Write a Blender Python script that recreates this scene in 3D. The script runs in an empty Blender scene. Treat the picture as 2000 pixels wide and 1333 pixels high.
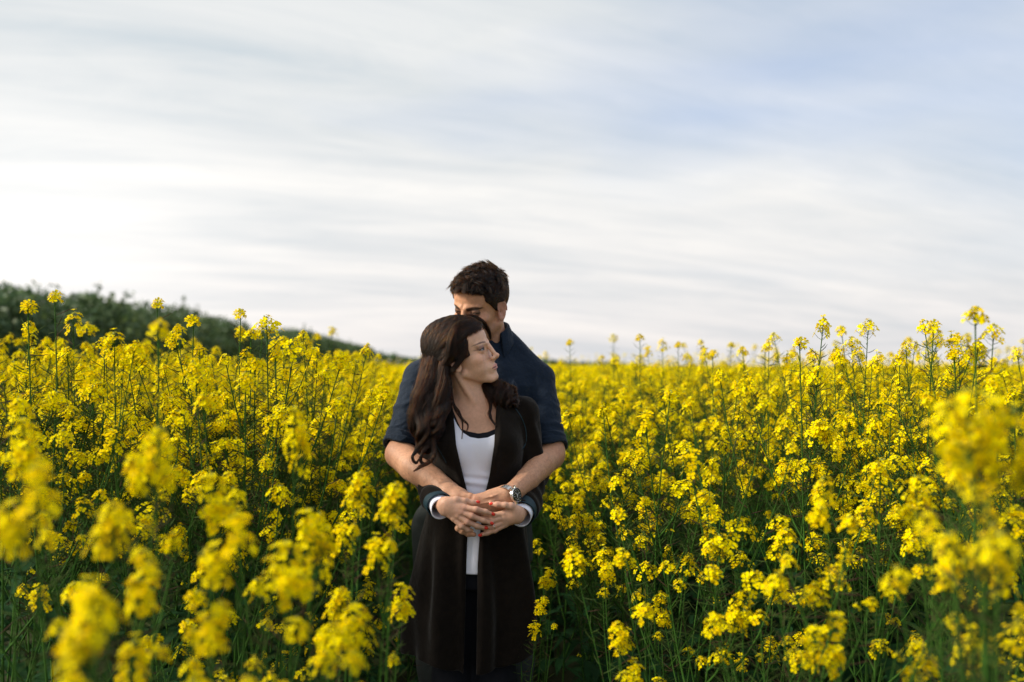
import bpy, math, random
import numpy as np
from mathutils import Vector, Matrix, Euler

# ------------------------------------------------------------------ camera, sky, sun, exposure
SC = bpy.context.scene
COL = SC.collection
CAM_Y, CAM_Z, FPX, HOR = -3.2, 1.485, 1944.4, 715.0      # the photograph is 2000 px wide; horizon at y = 715
cam = bpy.data.cameras.new('camera')
camo = bpy.data.objects.new('camera', cam)
COL.objects.link(camo)
camo.location = (0, CAM_Y, CAM_Z)
camo.rotation_euler = (math.pi / 2, 0, 0)
cam.lens = 35.0
cam.sensor_width = 36.0
cam.shift_y = (HOR - 666.5) / 2000
cam.clip_start = 0.05
cam.clip_end = 3000
cam.dof.use_dof = True
cam.dof.focus_distance = 2.98
cam.dof.aperture_fstop = 1.9
SC.camera = camo

SUN_AZ, SUN_EL = math.radians(-98), math.radians(30)
sun_dir = Vector((math.sin(SUN_AZ) * math.cos(SUN_EL), math.cos(SUN_AZ) * math.cos(SUN_EL), math.sin(SUN_EL)))
sl = bpy.data.lights.new('sun', 'SUN')
sl.energy = 5.0
sl.angle = math.radians(9)
sl.color = (1.0, 0.90, 0.75)
so = bpy.data.objects.new('sun', sl)
COL.objects.link(so)
so.rotation_euler = (-sun_dir).to_track_quat('-Z', 'Y').to_euler()
so.location = (-20, 10, 12)

world = bpy.data.worlds.new('World')
SC.world = world
world.use_nodes = True


class NT:
    """tiny node-tree helper"""
    def __init__(s, tree):
        s.t = tree
        s.t.nodes.clear()

    def n(s, kind, ins=None, **kw):
        nd = s.t.nodes.new(kind)
        for k, v in kw.items():
            setattr(nd, k, v)
        for k, v in (ins or {}).items():
            sock = nd.inputs[k]
            if isinstance(v, bpy.types.NodeSocket):
                s.t.links.new(v, sock)
            else:
                sock.default_value = v
        return nd

    def math(s, op, a, b=0.0, c=0.0, clamp=False):
        return s.n('ShaderNodeMath', {0: a, 1: b, 2: c}, operation=op, use_clamp=clamp).outputs[0]

    def mix(s, f, a, b, blend='MIX'):
        nd = s.n('ShaderNodeMix', data_type='RGBA', blend_type=blend)
        for i, v in ((0, f), (6, a), (7, b)):
            if isinstance(v, bpy.types.NodeSocket):
                s.t.links.new(v, nd.inputs[i])
            else:
                nd.inputs[i].default_value = v if i == 0 else (tuple(v) + (1,))[:4]
        return nd.outputs[2]

    def ramp(s, f, stops, interp='LINEAR'):
        nd = s.n('ShaderNodeValToRGB', {0: f})
        r = nd.color_ramp
        r.interpolation = interp
        while len(r.elements) < len(stops):
            r.elements.new(0.5)
        for e, (p, c) in zip(r.elements, stops):
            e.position = p
            e.color = (tuple(c) + (1,))[:4] if hasattr(c, '__len__') else (c, c, c, 1)
        return nd.outputs[0]

    def noise(s, vec, scale, detail=3.0, rough=0.5, dist=0.0):
        ins = {'Scale': scale, 'Detail': detail, 'Roughness': rough, 'Distortion': dist}
        if vec is not None:
            ins['Vector'] = vec
        return s.n('ShaderNodeTexNoise', ins).outputs[0]

    def mapping(s, vec, scale=(1, 1, 1), rot=(0, 0, 0), loc=(0, 0, 0)):
        return s.n('ShaderNodeMapping', {'Vector': vec, 'Scale': scale, 'Rotation': rot, 'Location': loc}).outputs[0]


def build_world():
    t = NT(world.node_tree)
    co = t.n('ShaderNodeTexCoord').outputs['Generated']
    sky = t.n('ShaderNodeTexSky', sky_type='NISHITA', sun_disc=False, sun_elevation=SUN_EL,
              sun_rotation=SUN_AZ, altitude=20, air_density=1.0, dust_density=1.6, ozone_density=1.2)
    sep = t.n('ShaderNodeSeparateXYZ', {0: co})
    x, y, z = sep.outputs
    zz = t.math('ADD', t.math('MAXIMUM', z, 0.0), 0.16)
    px, py = t.math('DIVIDE', x, zz), t.math('DIVIDE', y, zz)
    flat = t.n('ShaderNodeCombineXYZ', {0: px, 1: py, 2: 0.0}).outputs[0]
    # thin high cloud in long streaks that drift down to the right
    r1 = t.mapping(flat, (1, 1, 1), (0, 0, math.radians(-15)))
    v1 = t.mapping(r1, (0.42, 1.25, 1), (0, 0, 0), (2.6, 0.4, 0))
    n1 = t.noise(v1, 1.15, 5.0, 0.52, 0.9)
    v2 = t.mapping(t.mapping(flat, (1, 1, 1), (0, 0, math.radians(-21))), (0.34, 2.1, 1), (0, 0, 0), (5.2, 1.3, 3.0))
    n2 = t.noise(v2, 1.7, 9.0, 0.64, 1.3)
    v3 = t.mapping(flat, (0.6, 0.8, 1), (0, 0, 0.3), (7.3, 3.3, 1.0))
    n3 = t.noise(v3, 0.9, 3.0, 0.5, 0.3)
    v4 = t.mapping(t.mapping(flat, (1, 1, 1), (0, 0, math.radians(-17))), (1.1, 2.6, 1), (0, 0, 0), (1.2, 8.3, 5.0))
    n4 = t.noise(v4, 1.6, 9.0, 0.68, 1.8)
    shade = t.math('ADD', t.math('ADD', t.math('MULTIPLY', n1, 0.52), t.math('MULTIPLY', n2, 0.30)), t.math('MULTIPLY', n4, 0.18))
    # glow of the veiled low sun, left of the frame
    gdir = Vector((math.sin(math.radians(-27)), math.cos(math.radians(-27)), 0.115)).normalized()
    dp = t.n('ShaderNodeVectorMath', {0: co, 1: tuple(gdir)}, operation='DOT_PRODUCT').outputs['Value']
    dp = t.math('MAXIMUM', dp, 0.0)
    glow = t.math('ADD', t.math('MULTIPLY', t.math('POWER', dp, 50.0), 0.40), t.math('MULTIPLY', t.math('POWER', dp, 9.0), 0.06))
    glow = t.math('MULTIPLY', glow, t.math('SUBTRACT', 1.0, t.math('MULTIPLY', t.math('SUBTRACT', z, 0.15), 4.5, clamp=True)))
    # cool bluish-grey gaps to pinkish-white cloud
    ccol = t.ramp(shade, [(0.33, (5.9, 6.6, 7.1)), (0.43, (7.2, 7.55, 7.75)), (0.53, (8.2, 8.35, 8.35)), (0.63, (9.3, 9.25, 9.0))])
    warm = t.mix(t.math('POWER', t.math('SUBTRACT', 1.0, t.math('MAXIMUM', z, 0.0)), 9.0), (1, 1, 1), (1.03, 0.96, 0.94))
    ccol = t.mix(1.0, ccol, warm, 'MULTIPLY')
    gcol = t.n('ShaderNodeCombineXYZ', {0: t.math('MULTIPLY', glow, 4.6), 1: t.math('MULTIPLY', glow, 4.2), 2: t.math('MULTIPLY', glow, 3.7)}).outputs[0]
    skyd = t.mix(1.0, sky.outputs[0], (1.1, 1.35, 1.7), 'MULTIPLY')
    thin = t.math('MULTIPLY', t.math('SUBTRACT', t.math('ADD', n3, t.math('MULTIPLY', px, 0.24)), 0.56), 3.4, clamp=True)
    thin = t.math('MULTIPLY', thin, t.math('MULTIPLY', t.math('SUBTRACT', z, 0.07), 4.0, clamp=True))
    blue = t.mix(0.25, skyd, (4.3, 6.0, 9.3))
    base = t.mix(t.math('MULTIPLY', thin, 0.92), ccol, blue)
    out = t.mix(1.0, base, gcol, 'ADD')
    # below the horizon: dull ground light
    below = t.math('MULTIPLY', t.math('MULTIPLY', z, -12.0), 1.0, clamp=True)
    out = t.mix(below, out, (0.9, 0.9, 0.45))
    bg = t.n('ShaderNodeBackground', {'Color': out, 'Strength': 0.088})
    t.n('ShaderNodeOutputWorld', {'Surface': bg.outputs[0]})


build_world()
vs = SC.view_settings
vs.view_transform = 'Standard'
vs.look = 'None'
vs.exposure = 0.25
vs.gamma = 1.0
vs.use_curve_mapping = False
SC.render.engine = 'CYCLES'
SC.cycles.max_bounces = 7
SC.cycles.transparent_max_bounces = 8
SC.cycles.use_denoising = True
SC.cycles.sample_clamp_indirect = 4.0

RNG = np.random.default_rng(7)
random.seed(7)


# ------------------------------------------------------------------ helpers
def W(px, py, Y=0.0):
    """point of the place seen at a pixel of the photograph, at depth Y"""
    D = Y - CAM_Y
    return np.array([(px - 1000) * D / FPX, Y, CAM_Z - (py - HOR) * D / FPX])


def prop(o, label=None, cat=None, group=None, kind=None):
    if label: o['label'] = label
    if cat: o['category'] = cat
    if group: o['group'] = group
    if kind: o['kind'] = kind
    return o


def empty(name, loc=(0, 0, 0), rz=0.0):
    o = bpy.data.objects.new(name, None)
    o.empty_display_size = 0.1
    o.location = loc
    o.rotation_euler = (0, 0, rz)
    COL.objects.link(o)
    return o


def obj(name, me, parent=None):
    o = bpy.data.objects.new(name, me)
    COL.objects.link(o)
    if parent is not None:
        o.parent = parent
    return o


def mesh_np(name, V, F, mats=(), smooth=True, col=None, midx=None, uv=None):
    """mesh from arrays; F is (n,3) or (n,4)"""
    V = np.asarray(V, np.float32)
    F = np.asarray(F, np.int32)
    me = bpy.data.meshes.new(name)
    k = F.shape[1]
    me.vertices.add(len(V)); me.vertices.foreach_set('co', V.ravel())
    me.loops.add(F.size); me.loops.foreach_set('vertex_index', F.ravel())
    me.polygons.add(len(F))
    me.polygons.foreach_set('loop_start', np.arange(0, F.size, k, dtype=np.int32))
    me.polygons.foreach_set('loop_total', np.full(len(F), k, np.int32))
    me.polygons.foreach_set('use_smooth', np.full(len(F), smooth))
    if midx is not None:
        me.polygons.foreach_set('material_index', np.asarray(midx, np.int32))
    if not isinstance(mats, (list, tuple)): mats = [mats]
    for m in mats: me.materials.append(m)
    if col is not None:
        a = me.color_attributes.new('Col', 'FLOAT_COLOR', 'POINT')
        c = np.ones((len(V), 4), np.float32); c[:, :3] = col
        a.data.foreach_set('color', c.ravel())
    me.update(calc_edges=True)
    me.validate()
    return me


class Geo:
    """collects vertices and quads (triangles repeat nothing: they are kept apart)"""
    def __init__(s):
        s.V, s.F, s.M, s.n = [], [], [], 0

    def add(s, V, F, m=0):
        V = np.asarray(V, float); F = np.asarray(F, int)
        s.V.append(V)
        if F.shape[1] == 4:                       # to triangles
            F = np.concatenate([F[:, [0, 1, 2]], F[:, [0, 2, 3]]])
        s.F.append(F + s.n); s.M.append(np.full(len(F), m)); s.n += len(V)

    def mesh(s, name, mats, smooth=True):
        return mesh_np(name, np.concatenate(s.V), np.concatenate(s.F), mats, smooth, midx=np.concatenate(s.M))


def tube(pts, rad, n=5, cap=True):
    """V, F of a tube along pts (k,3) with radii (k,)"""
    pts = np.asarray(pts, float); k = len(pts)
    rad = np.broadcast_to(np.asarray(rad, float), (k,))
    tg = np.gradient(pts, axis=0)
    tg /= np.linalg.norm(tg, axis=1)[:, None] + 1e-12
    up = np.array([0.13, 0.21, 0.97]) if abs(tg[0, 2]) < 0.8 else np.array([0.97, 0.1, 0.2])
    a = np.cross(tg, up); a /= np.linalg.norm(a, axis=1)[:, None] + 1e-12
    b = np.cross(tg, a)
    th = np.arange(n) * 2 * np.pi / n
    V = pts[:, None] + rad[:, None, None] * (np.cos(th)[None, :, None] * a[:, None] + np.sin(th)[None, :, None] * b[:, None])
    V = V.reshape(-1, 3)
    i = np.arange(k - 1)[:, None] * n; j = np.arange(n)[None]
    F = np.stack([i + j, i + (j + 1) % n, i + n + (j + 1) % n, i + n + j], -1).reshape(-1, 4)
    if cap and n > 2:
        V = np.concatenate([V, pts[:1], pts[-1:]])
        j = np.arange(n); c0 = k * n
        F = np.concatenate([F, np.stack([j, (j + 1) % n, np.full(n, c0), np.full(n, c0)], -1)[:, [1, 0, 2, 3]],
                            np.stack([(k - 1) * n + j, (k - 1) * n + (j + 1) % n, np.full(n, c0 + 1), np.full(n, c0 + 1)], -1)])
        T = []
        for f in F:
            if f[2] == f[3]: T.append(f[:3])
            else: T += [f[[0, 1, 2]], f[[0, 2, 3]]]
        F = np.array(T)
    return V, F


def catmull(P, n):
    P = np.asarray(P, float)
    Q = np.concatenate([[2 * P[0] - P[1]], P, [2 * P[-1] - P[-2]]])
    t = np.linspace(0, len(P) - 1, n)
    i = np.minimum(t.astype(int), len(P) - 2); f = (t - i)[:, None]
    p0, p1, p2, p3 = Q[i], Q[i + 1], Q[i + 2], Q[i + 3]
    return 0.5 * (2 * p1 + (p2 - p0) * f + (2 * p0 - 5 * p1 + 4 * p2 - p3) * f ** 2 + (3 * p1 - p0 - 3 * p2 + p3) * f ** 3)


def sstep(a, b, x):
    t = np.clip((x - a) / (b - a), 0, 1)
    return t * t * (3 - 2 * t)


# ---- materials
def mat(name, base, rough=0.6, spec=0.4, bump=None, vary=None, col_attr=False, sss=0.0, metal=0.0,
        trans=0.0, sheen=0.0, fine=None, sss_scale=0.004, coord='Object'):
    m = bpy.data.materials.new(name); m.use_nodes = True
    t = NT(m.node_tree)
    co = t.n('ShaderNodeTexCoord').outputs[coord]
    if col_attr:
        c = t.n('ShaderNodeVertexColor', layer_name='Col').outputs[0]
    else:
        c = t.n('ShaderNodeRGB').outputs[0]; c.default_value = tuple(base) + (1,)
    if vary:                                    # (scale, low factor, high factor)
        nz = t.noise(co, vary[0], 4.0, 0.6)
        f = t.ramp(nz, [(0.3, vary[1]), (0.7, vary[2])])
        c = t.mix(1.0, c, f, 'MULTIPLY')
    p = t.n('ShaderNodeBsdfPrincipled', {'Base Color': c, 'Roughness': rough, 'Specular IOR Level': spec, 'Metallic': metal})
    if sss:
        p.inputs['Subsurface Weight'].default_value = sss
        p.inputs['Subsurface Radius'].default_value = (1.0, 0.35, 0.2)
        p.inputs['Subsurface Scale'].default_value = sss_scale
    if sheen:
        p.inputs['Sheen Weight'].default_value = sheen
        p.inputs['Sheen Roughness'].default_value = 0.4
    if bump:                                    # [(scale, strength m), ...]
        last = None
        for sc_, st in bump:
            ins = {'Height': t.noise(co, sc_, 4.0, 0.6), 'Distance': st, 'Strength': 1.0}
            if last is not None: ins['Normal'] = last
            last = t.n('ShaderNodeBump', ins).outputs[0]
        t.t.links.new(last, p.inputs['Normal'])
    sh = p.outputs[0]
    if trans:                                   # thin leaf or petal that lets light through
        tr = t.n('ShaderNodeBsdfTranslucent', {'Color': c})
        sh = t.n('ShaderNodeMixShader', {0: trans, 1: sh, 2: tr.outputs[0]}).outputs[0]
    t.n('ShaderNodeOutputMaterial', {'Surface': sh})
    m.diffuse_color = tuple(base) + (1,)
    return m
# ------------------------------------------------------------------ the land
SOIL = mat('field_soil', (0.035, 0.040, 0.018), 0.95, 0.1, bump=[(3, 0.03), (30, 0.01)], vary=(1.5, 0.6, 1.5))


def ground():
    # rows get wider with distance; gently uneven
    ys = np.concatenate([np.linspace(-12, 20, 65), np.geomspace(21, 2500, 40)])
    us = np.linspace(-1, 1, 61)
    V = []
    for y in ys:
        w = 14 + max(0, y) * 1.3
        for u in us:
            x = u * w
            V.append((x, y, .012 * math.sin(x * 2.1 + y) * math.cos(y * 1.7)))
    n = len(us)
    F = [(i * n + j, i * n + j + 1, (i + 1) * n + j + 1, (i + 1) * n + j) for i in range(len(ys) - 1) for j in range(n - 1)]
    o = obj('ground', mesh_np('ground', V, F, SOIL))
    prop(o, kind='structure')


ground()

LEAF_D = mat('hedge_leaf', (0.070, 0.125, 0.050), 0.55, 0.35, vary=(1.1, 0.45, 1.5), trans=0.2)
LEAF_T = mat('hedge_tip_leaf', (0.115, 0.170, 0.060), 0.55, 0.35, vary=(1.3, 0.6, 1.5), trans=0.25)
BARK = mat('bark', (0.06, 0.045, 0.035), 0.9, 0.1, bump=[(20, 0.02)])


def crown_mesh(name, rx, ry, h, n, seed, leaf=.12, spikes=9):
    """leaf sprays over many small lobes, open in places"""
    r = np.random.default_rng(seed)
    nl = 34
    th = r.uniform(0, 2 * math.pi, nl); rr = np.sqrt(r.uniform(0, 1, nl)) * .82
    cx = rr * np.cos(th) * rx; cy = rr * np.sin(th) * ry
    cz = h * (.32 + .52 * np.sqrt(np.maximum(0, 1 - rr ** 2)) * r.uniform(.55, 1.05, nl))
    lr = r.uniform(.35, .72, nl) * min(rx, ry) * .55
    lobe = r.integers(0, nl, n)
    d = r.normal(size=(n, 3)); d /= np.linalg.norm(d, axis=1)[:, None]
    rad = lr[lobe] * r.uniform(.45, 1.0, n) ** .5
    P = np.stack([cx[lobe], cy[lobe], cz[lobe]], 1) + d * rad[:, None] * [1, 1, .8]
    # skirts down to the ground
    m = int(n * .28)
    P[:m, 2] = r.uniform(.05, .5, m) * h
    # long shoots that stick out at the top
    k = spikes
    sp = []
    for _ in range(k):
        i = r.integers(0, nl)
        b = np.array([cx[i], cy[i], cz[i] + lr[i] * .5]); u = np.array([r.normal(0, .3), r.normal(0, .3), 1.0])
        L = r.uniform(.25, .6)
        sp.append(b + u * np.linspace(0, L, 16)[:, None] + r.normal(0, .05, (16, 3)))
    P = np.concatenate([P] + sp); n = len(P)
    a = r.normal(size=(n, 3)); a /= np.linalg.norm(a, axis=1)[:, None]
    b = np.cross(a, r.normal(size=(n, 3))); b /= np.linalg.norm(b, axis=1)[:, None]
    s_ = leaf * r.uniform(.5, 1.1, n)[:, None]
    V = np.stack([P - a * s_, P + b * s_ * .45, P + a * s_, P - b * s_ * .45], 1).reshape(-1, 3)
    F = np.arange(4 * n).reshape(-1, 4)
    mi = (r.uniform(0, 1, n) < .3).astype(int)
    return mesh_np(name, V, F, [LEAF_D, LEAF_T], smooth=False, midx=mi)


def trunk_mesh(name, h, seed):
    r = np.random.default_rng(seed); g = Geo()
    for i in range(5):
        a = r.uniform(0, 6.28)
        p = catmull([(.1 * math.cos(a), .1 * math.sin(a), -.05), (.3 * math.cos(a), .3 * math.sin(a), h * .3), (.8 * math.cos(a + .3), .8 * math.sin(a + .3), h * .62)], 7)
        V, F = tube(p, np.linspace(.09, .03, 7), 6); g.add(V, F)
    return g.mesh(name, [BARK])


CROWNS = [crown_mesh('crown_leaves', 2.6, 2.2, 3.7, 8200, 11), crown_mesh('crown_leaves', 2.2, 2.4, 3.6, 7600, 12),
          crown_mesh('crown_leaves', 2.9, 2.1, 3.8, 8600, 13)]
TRUNKS = [trunk_mesh('trunk_wood', 3.6, s_) for s_ in (1, 2)]


def shrub(D, X, s_, i, label, group='shrubs of the hedge beside the field', name='shrub', cat='shrub', sz=1.0):
    o = empty(name, (X, D + CAM_Y, 0), random.uniform(0, 6.28))
    o.scale = (s_, s_, s_ * sz)
    prop(o, label, cat, group)
    obj('crown', CROWNS[i % 3], o)
    obj('trunk', TRUNKS[i % 2], o)
    return o


# outline of the hedge against the sky, in photograph pixels, at the distance of each shrub
HX = [-200, 0, 120, 200, 300, 400, 440, 500, 560, 620, 700, 760, 800]
HY = [540, 548, 560, 576, 594, 620, 640, 644, 640, 658, 674, 680, 684]
D = 16.0; i = 0; NSH = NRS = 0
while D < 640:
    X = -12.4 - (D - 24) * .135
    pxx = 1000 + FPX * X / D
    if pxx > -260:
        top = CAM_Z + (HOR - np.interp(pxx, HX, HY)) * D / FPX
        s_ = max(.35, top / 3.55)
        nth = ('first', 'second', 'third', 'fourth', 'fifth', 'sixth', 'seventh', 'eighth', 'ninth', 'tenth', 'eleventh', 'twelfth', 'thirteenth', 'fourteenth')
        if pxx < 400:
            lab = 'tall dark green hedge shrub, %s from the left end of the hedge beside the field' % nth[NSH % 14]; NSH += 1
            gr = 'shrubs of the long tall hedge'
        elif pxx < 600:
            lab = 'smaller rounded shrub, %s beyond the low end of the tall hedge' % nth[NRS % 14]; NRS += 1
            gr = 'rounded shrubs beyond the tall hedge'
        else:
            lab = 'distant low hedge shrub merging with its neighbours near the horizon left of the couple'
            gr = 'distant hedge shrubs near the horizon'
        shrub(D, X + random.uniform(-.4, .4), s_, i, lab, group=gr)
    D += 1.9 + D * (.035 if D < 190 else .07); i += 1


def far_woods():
    g = Geo(); r = np.random.default_rng(4)
    Vs, Fs = [], []
    n = 5200
    X = r.uniform(-260, 120, n); Y = 520 + r.uniform(0, 30, n)
    hgt = np.interp(X, [-260, -160, -80, -53, -20, 21, 45, 61, 75, 120], [10, 9.8, 8.6, 7.6, 5.5, 4.6, 4.6, 3.2, 1, 0.6]) * (.8 + .25 * np.sin(X * .11) * np.sin(X * .031 + 1))
    Z = r.uniform(0, 1, n) ** .7 * hgt
    a = r.normal(size=(n, 3)); a /= np.linalg.norm(a, axis=1)[:, None]
    b = np.cross(a, r.normal(size=(n, 3))); b /= np.linalg.norm(b, axis=1)[:, None]
    s_ = r.uniform(.7, 1.9, n)[:, None]
    P = np.stack([X, Y, Z], 1)
    V = np.stack([P - a * s_, P + b * s_ * .7, P + a * s_, P - b * s_ * .7], 1).reshape(-1, 3)
    o = obj('distant_woods', mesh_np('distant_woods', V, np.arange(4 * n).reshape(-1, 4), [LEAF_D], smooth=False))
    prop(o, kind='stuff')


far_woods()
# ------------------------------------------------------------------ implicit modelling: smooth solids turned into one skin
def smin(a, b, k):
    h = np.clip(0.5 + 0.5 * (b - a) / k, 0, 1)
    return b + (a - b) * h - k * h * (1 - h)


def smax(a, b, k):
    return -smin(-a, -b, k)


def ell(p, c, r):
    r = np.asarray(r, np.float32)
    q = (p - np.asarray(c, np.float32))
    k0 = np.sqrt(((q / r) ** 2).sum(1)); k1 = np.sqrt(((q / (r * r)) ** 2).sum(1)) + 1e-9
    return k0 * (k0 - 1) / k1


def rcone(p, a, b, ra, rb):
    a = np.asarray(a, np.float32); b = np.asarray(b, np.float32)
    ab = b - a
    pa = p - a
    h = np.clip(pa @ ab / (ab @ ab + 1e-12), 0, 1)
    return np.linalg.norm(pa - h[:, None] * ab, axis=1) - (ra + (rb - ra) * h)


def chain(p, pts, rad, k=0.004):
    d = None
    for i in range(len(pts) - 1):
        e = rcone(p, pts[i], pts[i + 1], rad[i], rad[i + 1])
        d = e if d is None else smin(d, e, k)
    return d


def loft(p, keys, power=2.0):
    """keys rows: z, cx, cy, rx, ry (bottom to top)"""
    K = np.asarray(keys, float)
    K = K[np.argsort(K[:, 0])]
    z = p[:, 2]
    g = [np.interp(z, K[:, 0], K[:, i]) for i in (1, 2, 3, 4)]
    u = np.abs(p[:, 0] - g[0]) / g[2]; v = np.abs(p[:, 1] - g[1]) / g[3]
    k0 = (u ** power + v ** power) ** (1 / power) + 1e-9
    # distance estimate along the gradient
    gr = np.sqrt((u / g[2]) ** 2 + (v / g[3]) ** 2) / k0 + 1e-9
    d = (k0 - 1) / gr
    cap = np.maximum(z - K[-1, 0], K[0, 0] - z)
    return smax(d, cap, 0.012)


def wob(p, f, seed=0, oct=2):
    """cheap smooth 3-D noise, about -1..1"""
    r = np.random.default_rng(seed)
    s = np.zeros(len(p), np.float32); amp = 1.0
    for o in range(oct):
        for _ in range(3):
            d = r.normal(size=3); d /= np.linalg.norm(d)
            e = r.normal(size=3); e /= np.linalg.norm(e)
            s += amp * np.sin((p @ d.astype(np.float32)) * f + 1.7 * np.sin((p @ e.astype(np.float32)) * f * 0.6 + r.uniform(0, 6)) + r.uniform(0, 6)) / 3
        f *= 2.1; amp *= 0.5
    return s


def polygonize(f, lo, hi, h, B=10, slack=1.25):
    """surface nets over the blocks that hold the surface; returns V, quads"""
    lo = np.asarray(lo, float); hi = np.asarray(hi, float)
    nb = np.ceil((hi - lo) / (h * B)).astype(int)
    g = np.stack(np.meshgrid(*[np.arange(n) for n in nb], indexing='ij'), -1).reshape(-1, 3)
    cen = lo + (g + 0.5) * B * h
    act = []
    for s in range(0, len(cen), 200000):
        act.append(np.abs(f(cen[s:s + 200000].astype(np.float32))) < 0.5 * B * h * 1.7321 * slack)
    g = g[np.concatenate(act)]
    loc = np.stack(np.meshgrid(*[np.arange(B + 1)] * 3, indexing='ij'), -1).reshape(-1, 3)
    N = (nb * B + 2).astype(np.int64)
    keyf = lambda ijk: (ijk[..., 0] * N[1] + ijk[..., 1]) * N[2] + ijk[..., 2]
    corners = np.array([[i, j, k] for i in (0, 1) for j in (0, 1) for k in (0, 1)])
    edges = [(a, b) for a in range(8) for b in range(a + 1, 8) if np.abs(corners[a] - corners[b]).sum() == 1]
    keys, vs_, ed = [], [], []
    CH = max(1, 600000 // (B + 1) ** 3)
    for s in range(0, len(g), CH):
        gb = g[s:s + CH]
        base = gb[:, None] * B
        ijk = base + loc[None]
        P = (lo + ijk * h).reshape(-1, 3).astype(np.float32)
        D = f(P).reshape(len(gb), B + 1, B + 1, B + 1)
        S = D < 0
        C = [S[:, c[0]:B + c[0], c[1]:B + c[1], c[2]:B + c[2]] for c in corners]
        cnt = sum(c.astype(np.int8) for c in C)
        m = (cnt > 0) & (cnt < 8)
        bi, i, j, k = np.nonzero(m)
        if not len(bi): continue
        cell = gb[bi] * B + np.stack([i, j, k], -1)
        dv = np.stack([D[bi, i + c[0], j + c[1], k + c[2]] for c in corners], -1)
        acc = np.zeros((len(bi), 3)); num = np.zeros(len(bi))
        for a, b in edges:
            da, db = dv[:, a], dv[:, b]
            cr = (da < 0) != (db < 0)
            t = np.where(cr, da / np.where(cr, da - db, 1), 0)
            acc += np.where(cr[:, None], corners[a] + t[:, None] * (corners[b] - corners[a]), 0); num += cr
        v = lo + (cell + acc / num[:, None]) * h
        keys.append(keyf(cell)); vs_.append(v)
        for ax in range(3):
            o = np.eye(3, dtype=int)[ax]
            ia = dv[:, 0] < 0; ib = dv[:, [4, 2, 1][ax]] < 0
            e = ia != ib
            ed.append(np.concatenate([cell[e], np.full((e.sum(), 1), ax), ia[e][:, None].astype(int)], 1))
    keys = np.concatenate(keys); V = np.concatenate(vs_); ed = np.concatenate(ed)
    order = np.argsort(keys); keys = keys[order]; V = V[order]
    F = []
    for ax in range(3):
        e = ed[ed[:, 3] == ax]
        c = e[:, :3]; b_, c_ = [(1, 2), (2, 0), (0, 1)][ax]
        eb = np.eye(3, dtype=int)[b_]; ec = np.eye(3, dtype=int)[c_]
        q = np.stack([keyf(c), keyf(c - eb), keyf(c - eb - ec), keyf(c - ec)], 1)
        idx = np.searchsorted(keys, q); idx = np.minimum(idx, len(keys) - 1)
        ok = (keys[idx] == q).all(1)
        idx = idx[ok]; fl = e[ok, 4] == 0
        idx[fl] = idx[fl][:, ::-1]
        F.append(idx)
    return V, np.concatenate(F)


def keep_big(V, F, frac=0.02):
    """drop stray crumbs of a skin: keep connected pieces over a share of all vertices"""
    n = len(V); lab = np.arange(n)
    E = np.concatenate([F[:, [0, 1]], F[:, [1, 2]], F[:, [2, 3]]])
    for _ in range(400):
        m = np.minimum(lab[E[:, 0]], lab[E[:, 1]])
        new = lab.copy()
        np.minimum.at(new, E[:, 0], m); np.minimum.at(new, E[:, 1], m)
        new = new[new]
        if (new == lab).all(): break
        lab = new
    u, inv, ct = np.unique(lab, return_inverse=True, return_counts=True)
    good = ct[inv] > frac * n
    mp = np.cumsum(good) - 1
    return V[good], mp[F[good[F].all(1)]]


class Solid:
    """union of groups, each with its own bounding box so that far points cost nothing"""
    def __init__(s, k=0.01):
        s.g, s.k = [], k

    def add(s, fn, lo, hi, k=None):
        s.g.append((fn, np.minimum(lo, hi) - 0.05, np.maximum(lo, hi) + 0.05, s.k if k is None else k)); return s

    def __call__(s, p):
        d = np.full(len(p), 1.0, np.float32)
        for fn, lo, hi, k in s.g:
            m = ((p > lo) & (p < hi)).all(1)
            if m.any():
                d[m] = smin(d[m], fn(p[m]).astype(np.float32), k)
        return d

    def bounds(s):
        return np.min([g[1] for g in s.g], 0), np.max([g[2] for g in s.g], 0)
# ------------------------------------------------------------------ people
class Frame:
    """head frame: x = the person's right, y = where the face points, z = up, in millimetres"""
    def __init__(s, O, yaw, pitch, roll=0.0, scale=1.0):
        y = math.radians(yaw)
        f = np.array([math.sin(y), -math.cos(y), 0.0]); z = np.array([0, 0, 1.0])
        r = np.cross(f, z)
        pt = math.radians(pitch)
        f, z = f * math.cos(pt) + z * math.sin(pt), z * math.cos(pt) - f * math.sin(pt)
        rl = math.radians(roll)
        r, z = r * math.cos(rl) + z * math.sin(rl), z * math.cos(rl) - r * math.sin(rl)
        s.R = np.stack([r, f, z], 1); s.O = np.asarray(O, float); s.s = scale

    def loc(s, P): return ((P - s.O.astype(np.float32)) @ s.R.astype(np.float32)) * (1000 / s.s)
    def wor(s, L): return s.O + (np.asarray(L, float) @ s.R.T) * (s.s / 1000)


def lip_d(q, male):
    h = 0.8 if male else 1.0
    up = smin(rcone(q, (3, 89.8, -61.7), (12, 87.0, -62.3), 4.2 * h, 3.4 * h), rcone(q, (12, 87.0, -62.3), (23.5, 79.5, -64.4), 3.4 * h, 1.3), 2)
    lo = smin(rcone(q, (0, 89.2, -70.2), (11, 86.8, -69.8), 4.7 * h, 3.9 * h), rcone(q, (11, 86.8, -69.8), (22.5, 79.5, -64.8), 3.9 * h, 1.3), 2)
    return up, lo


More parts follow.
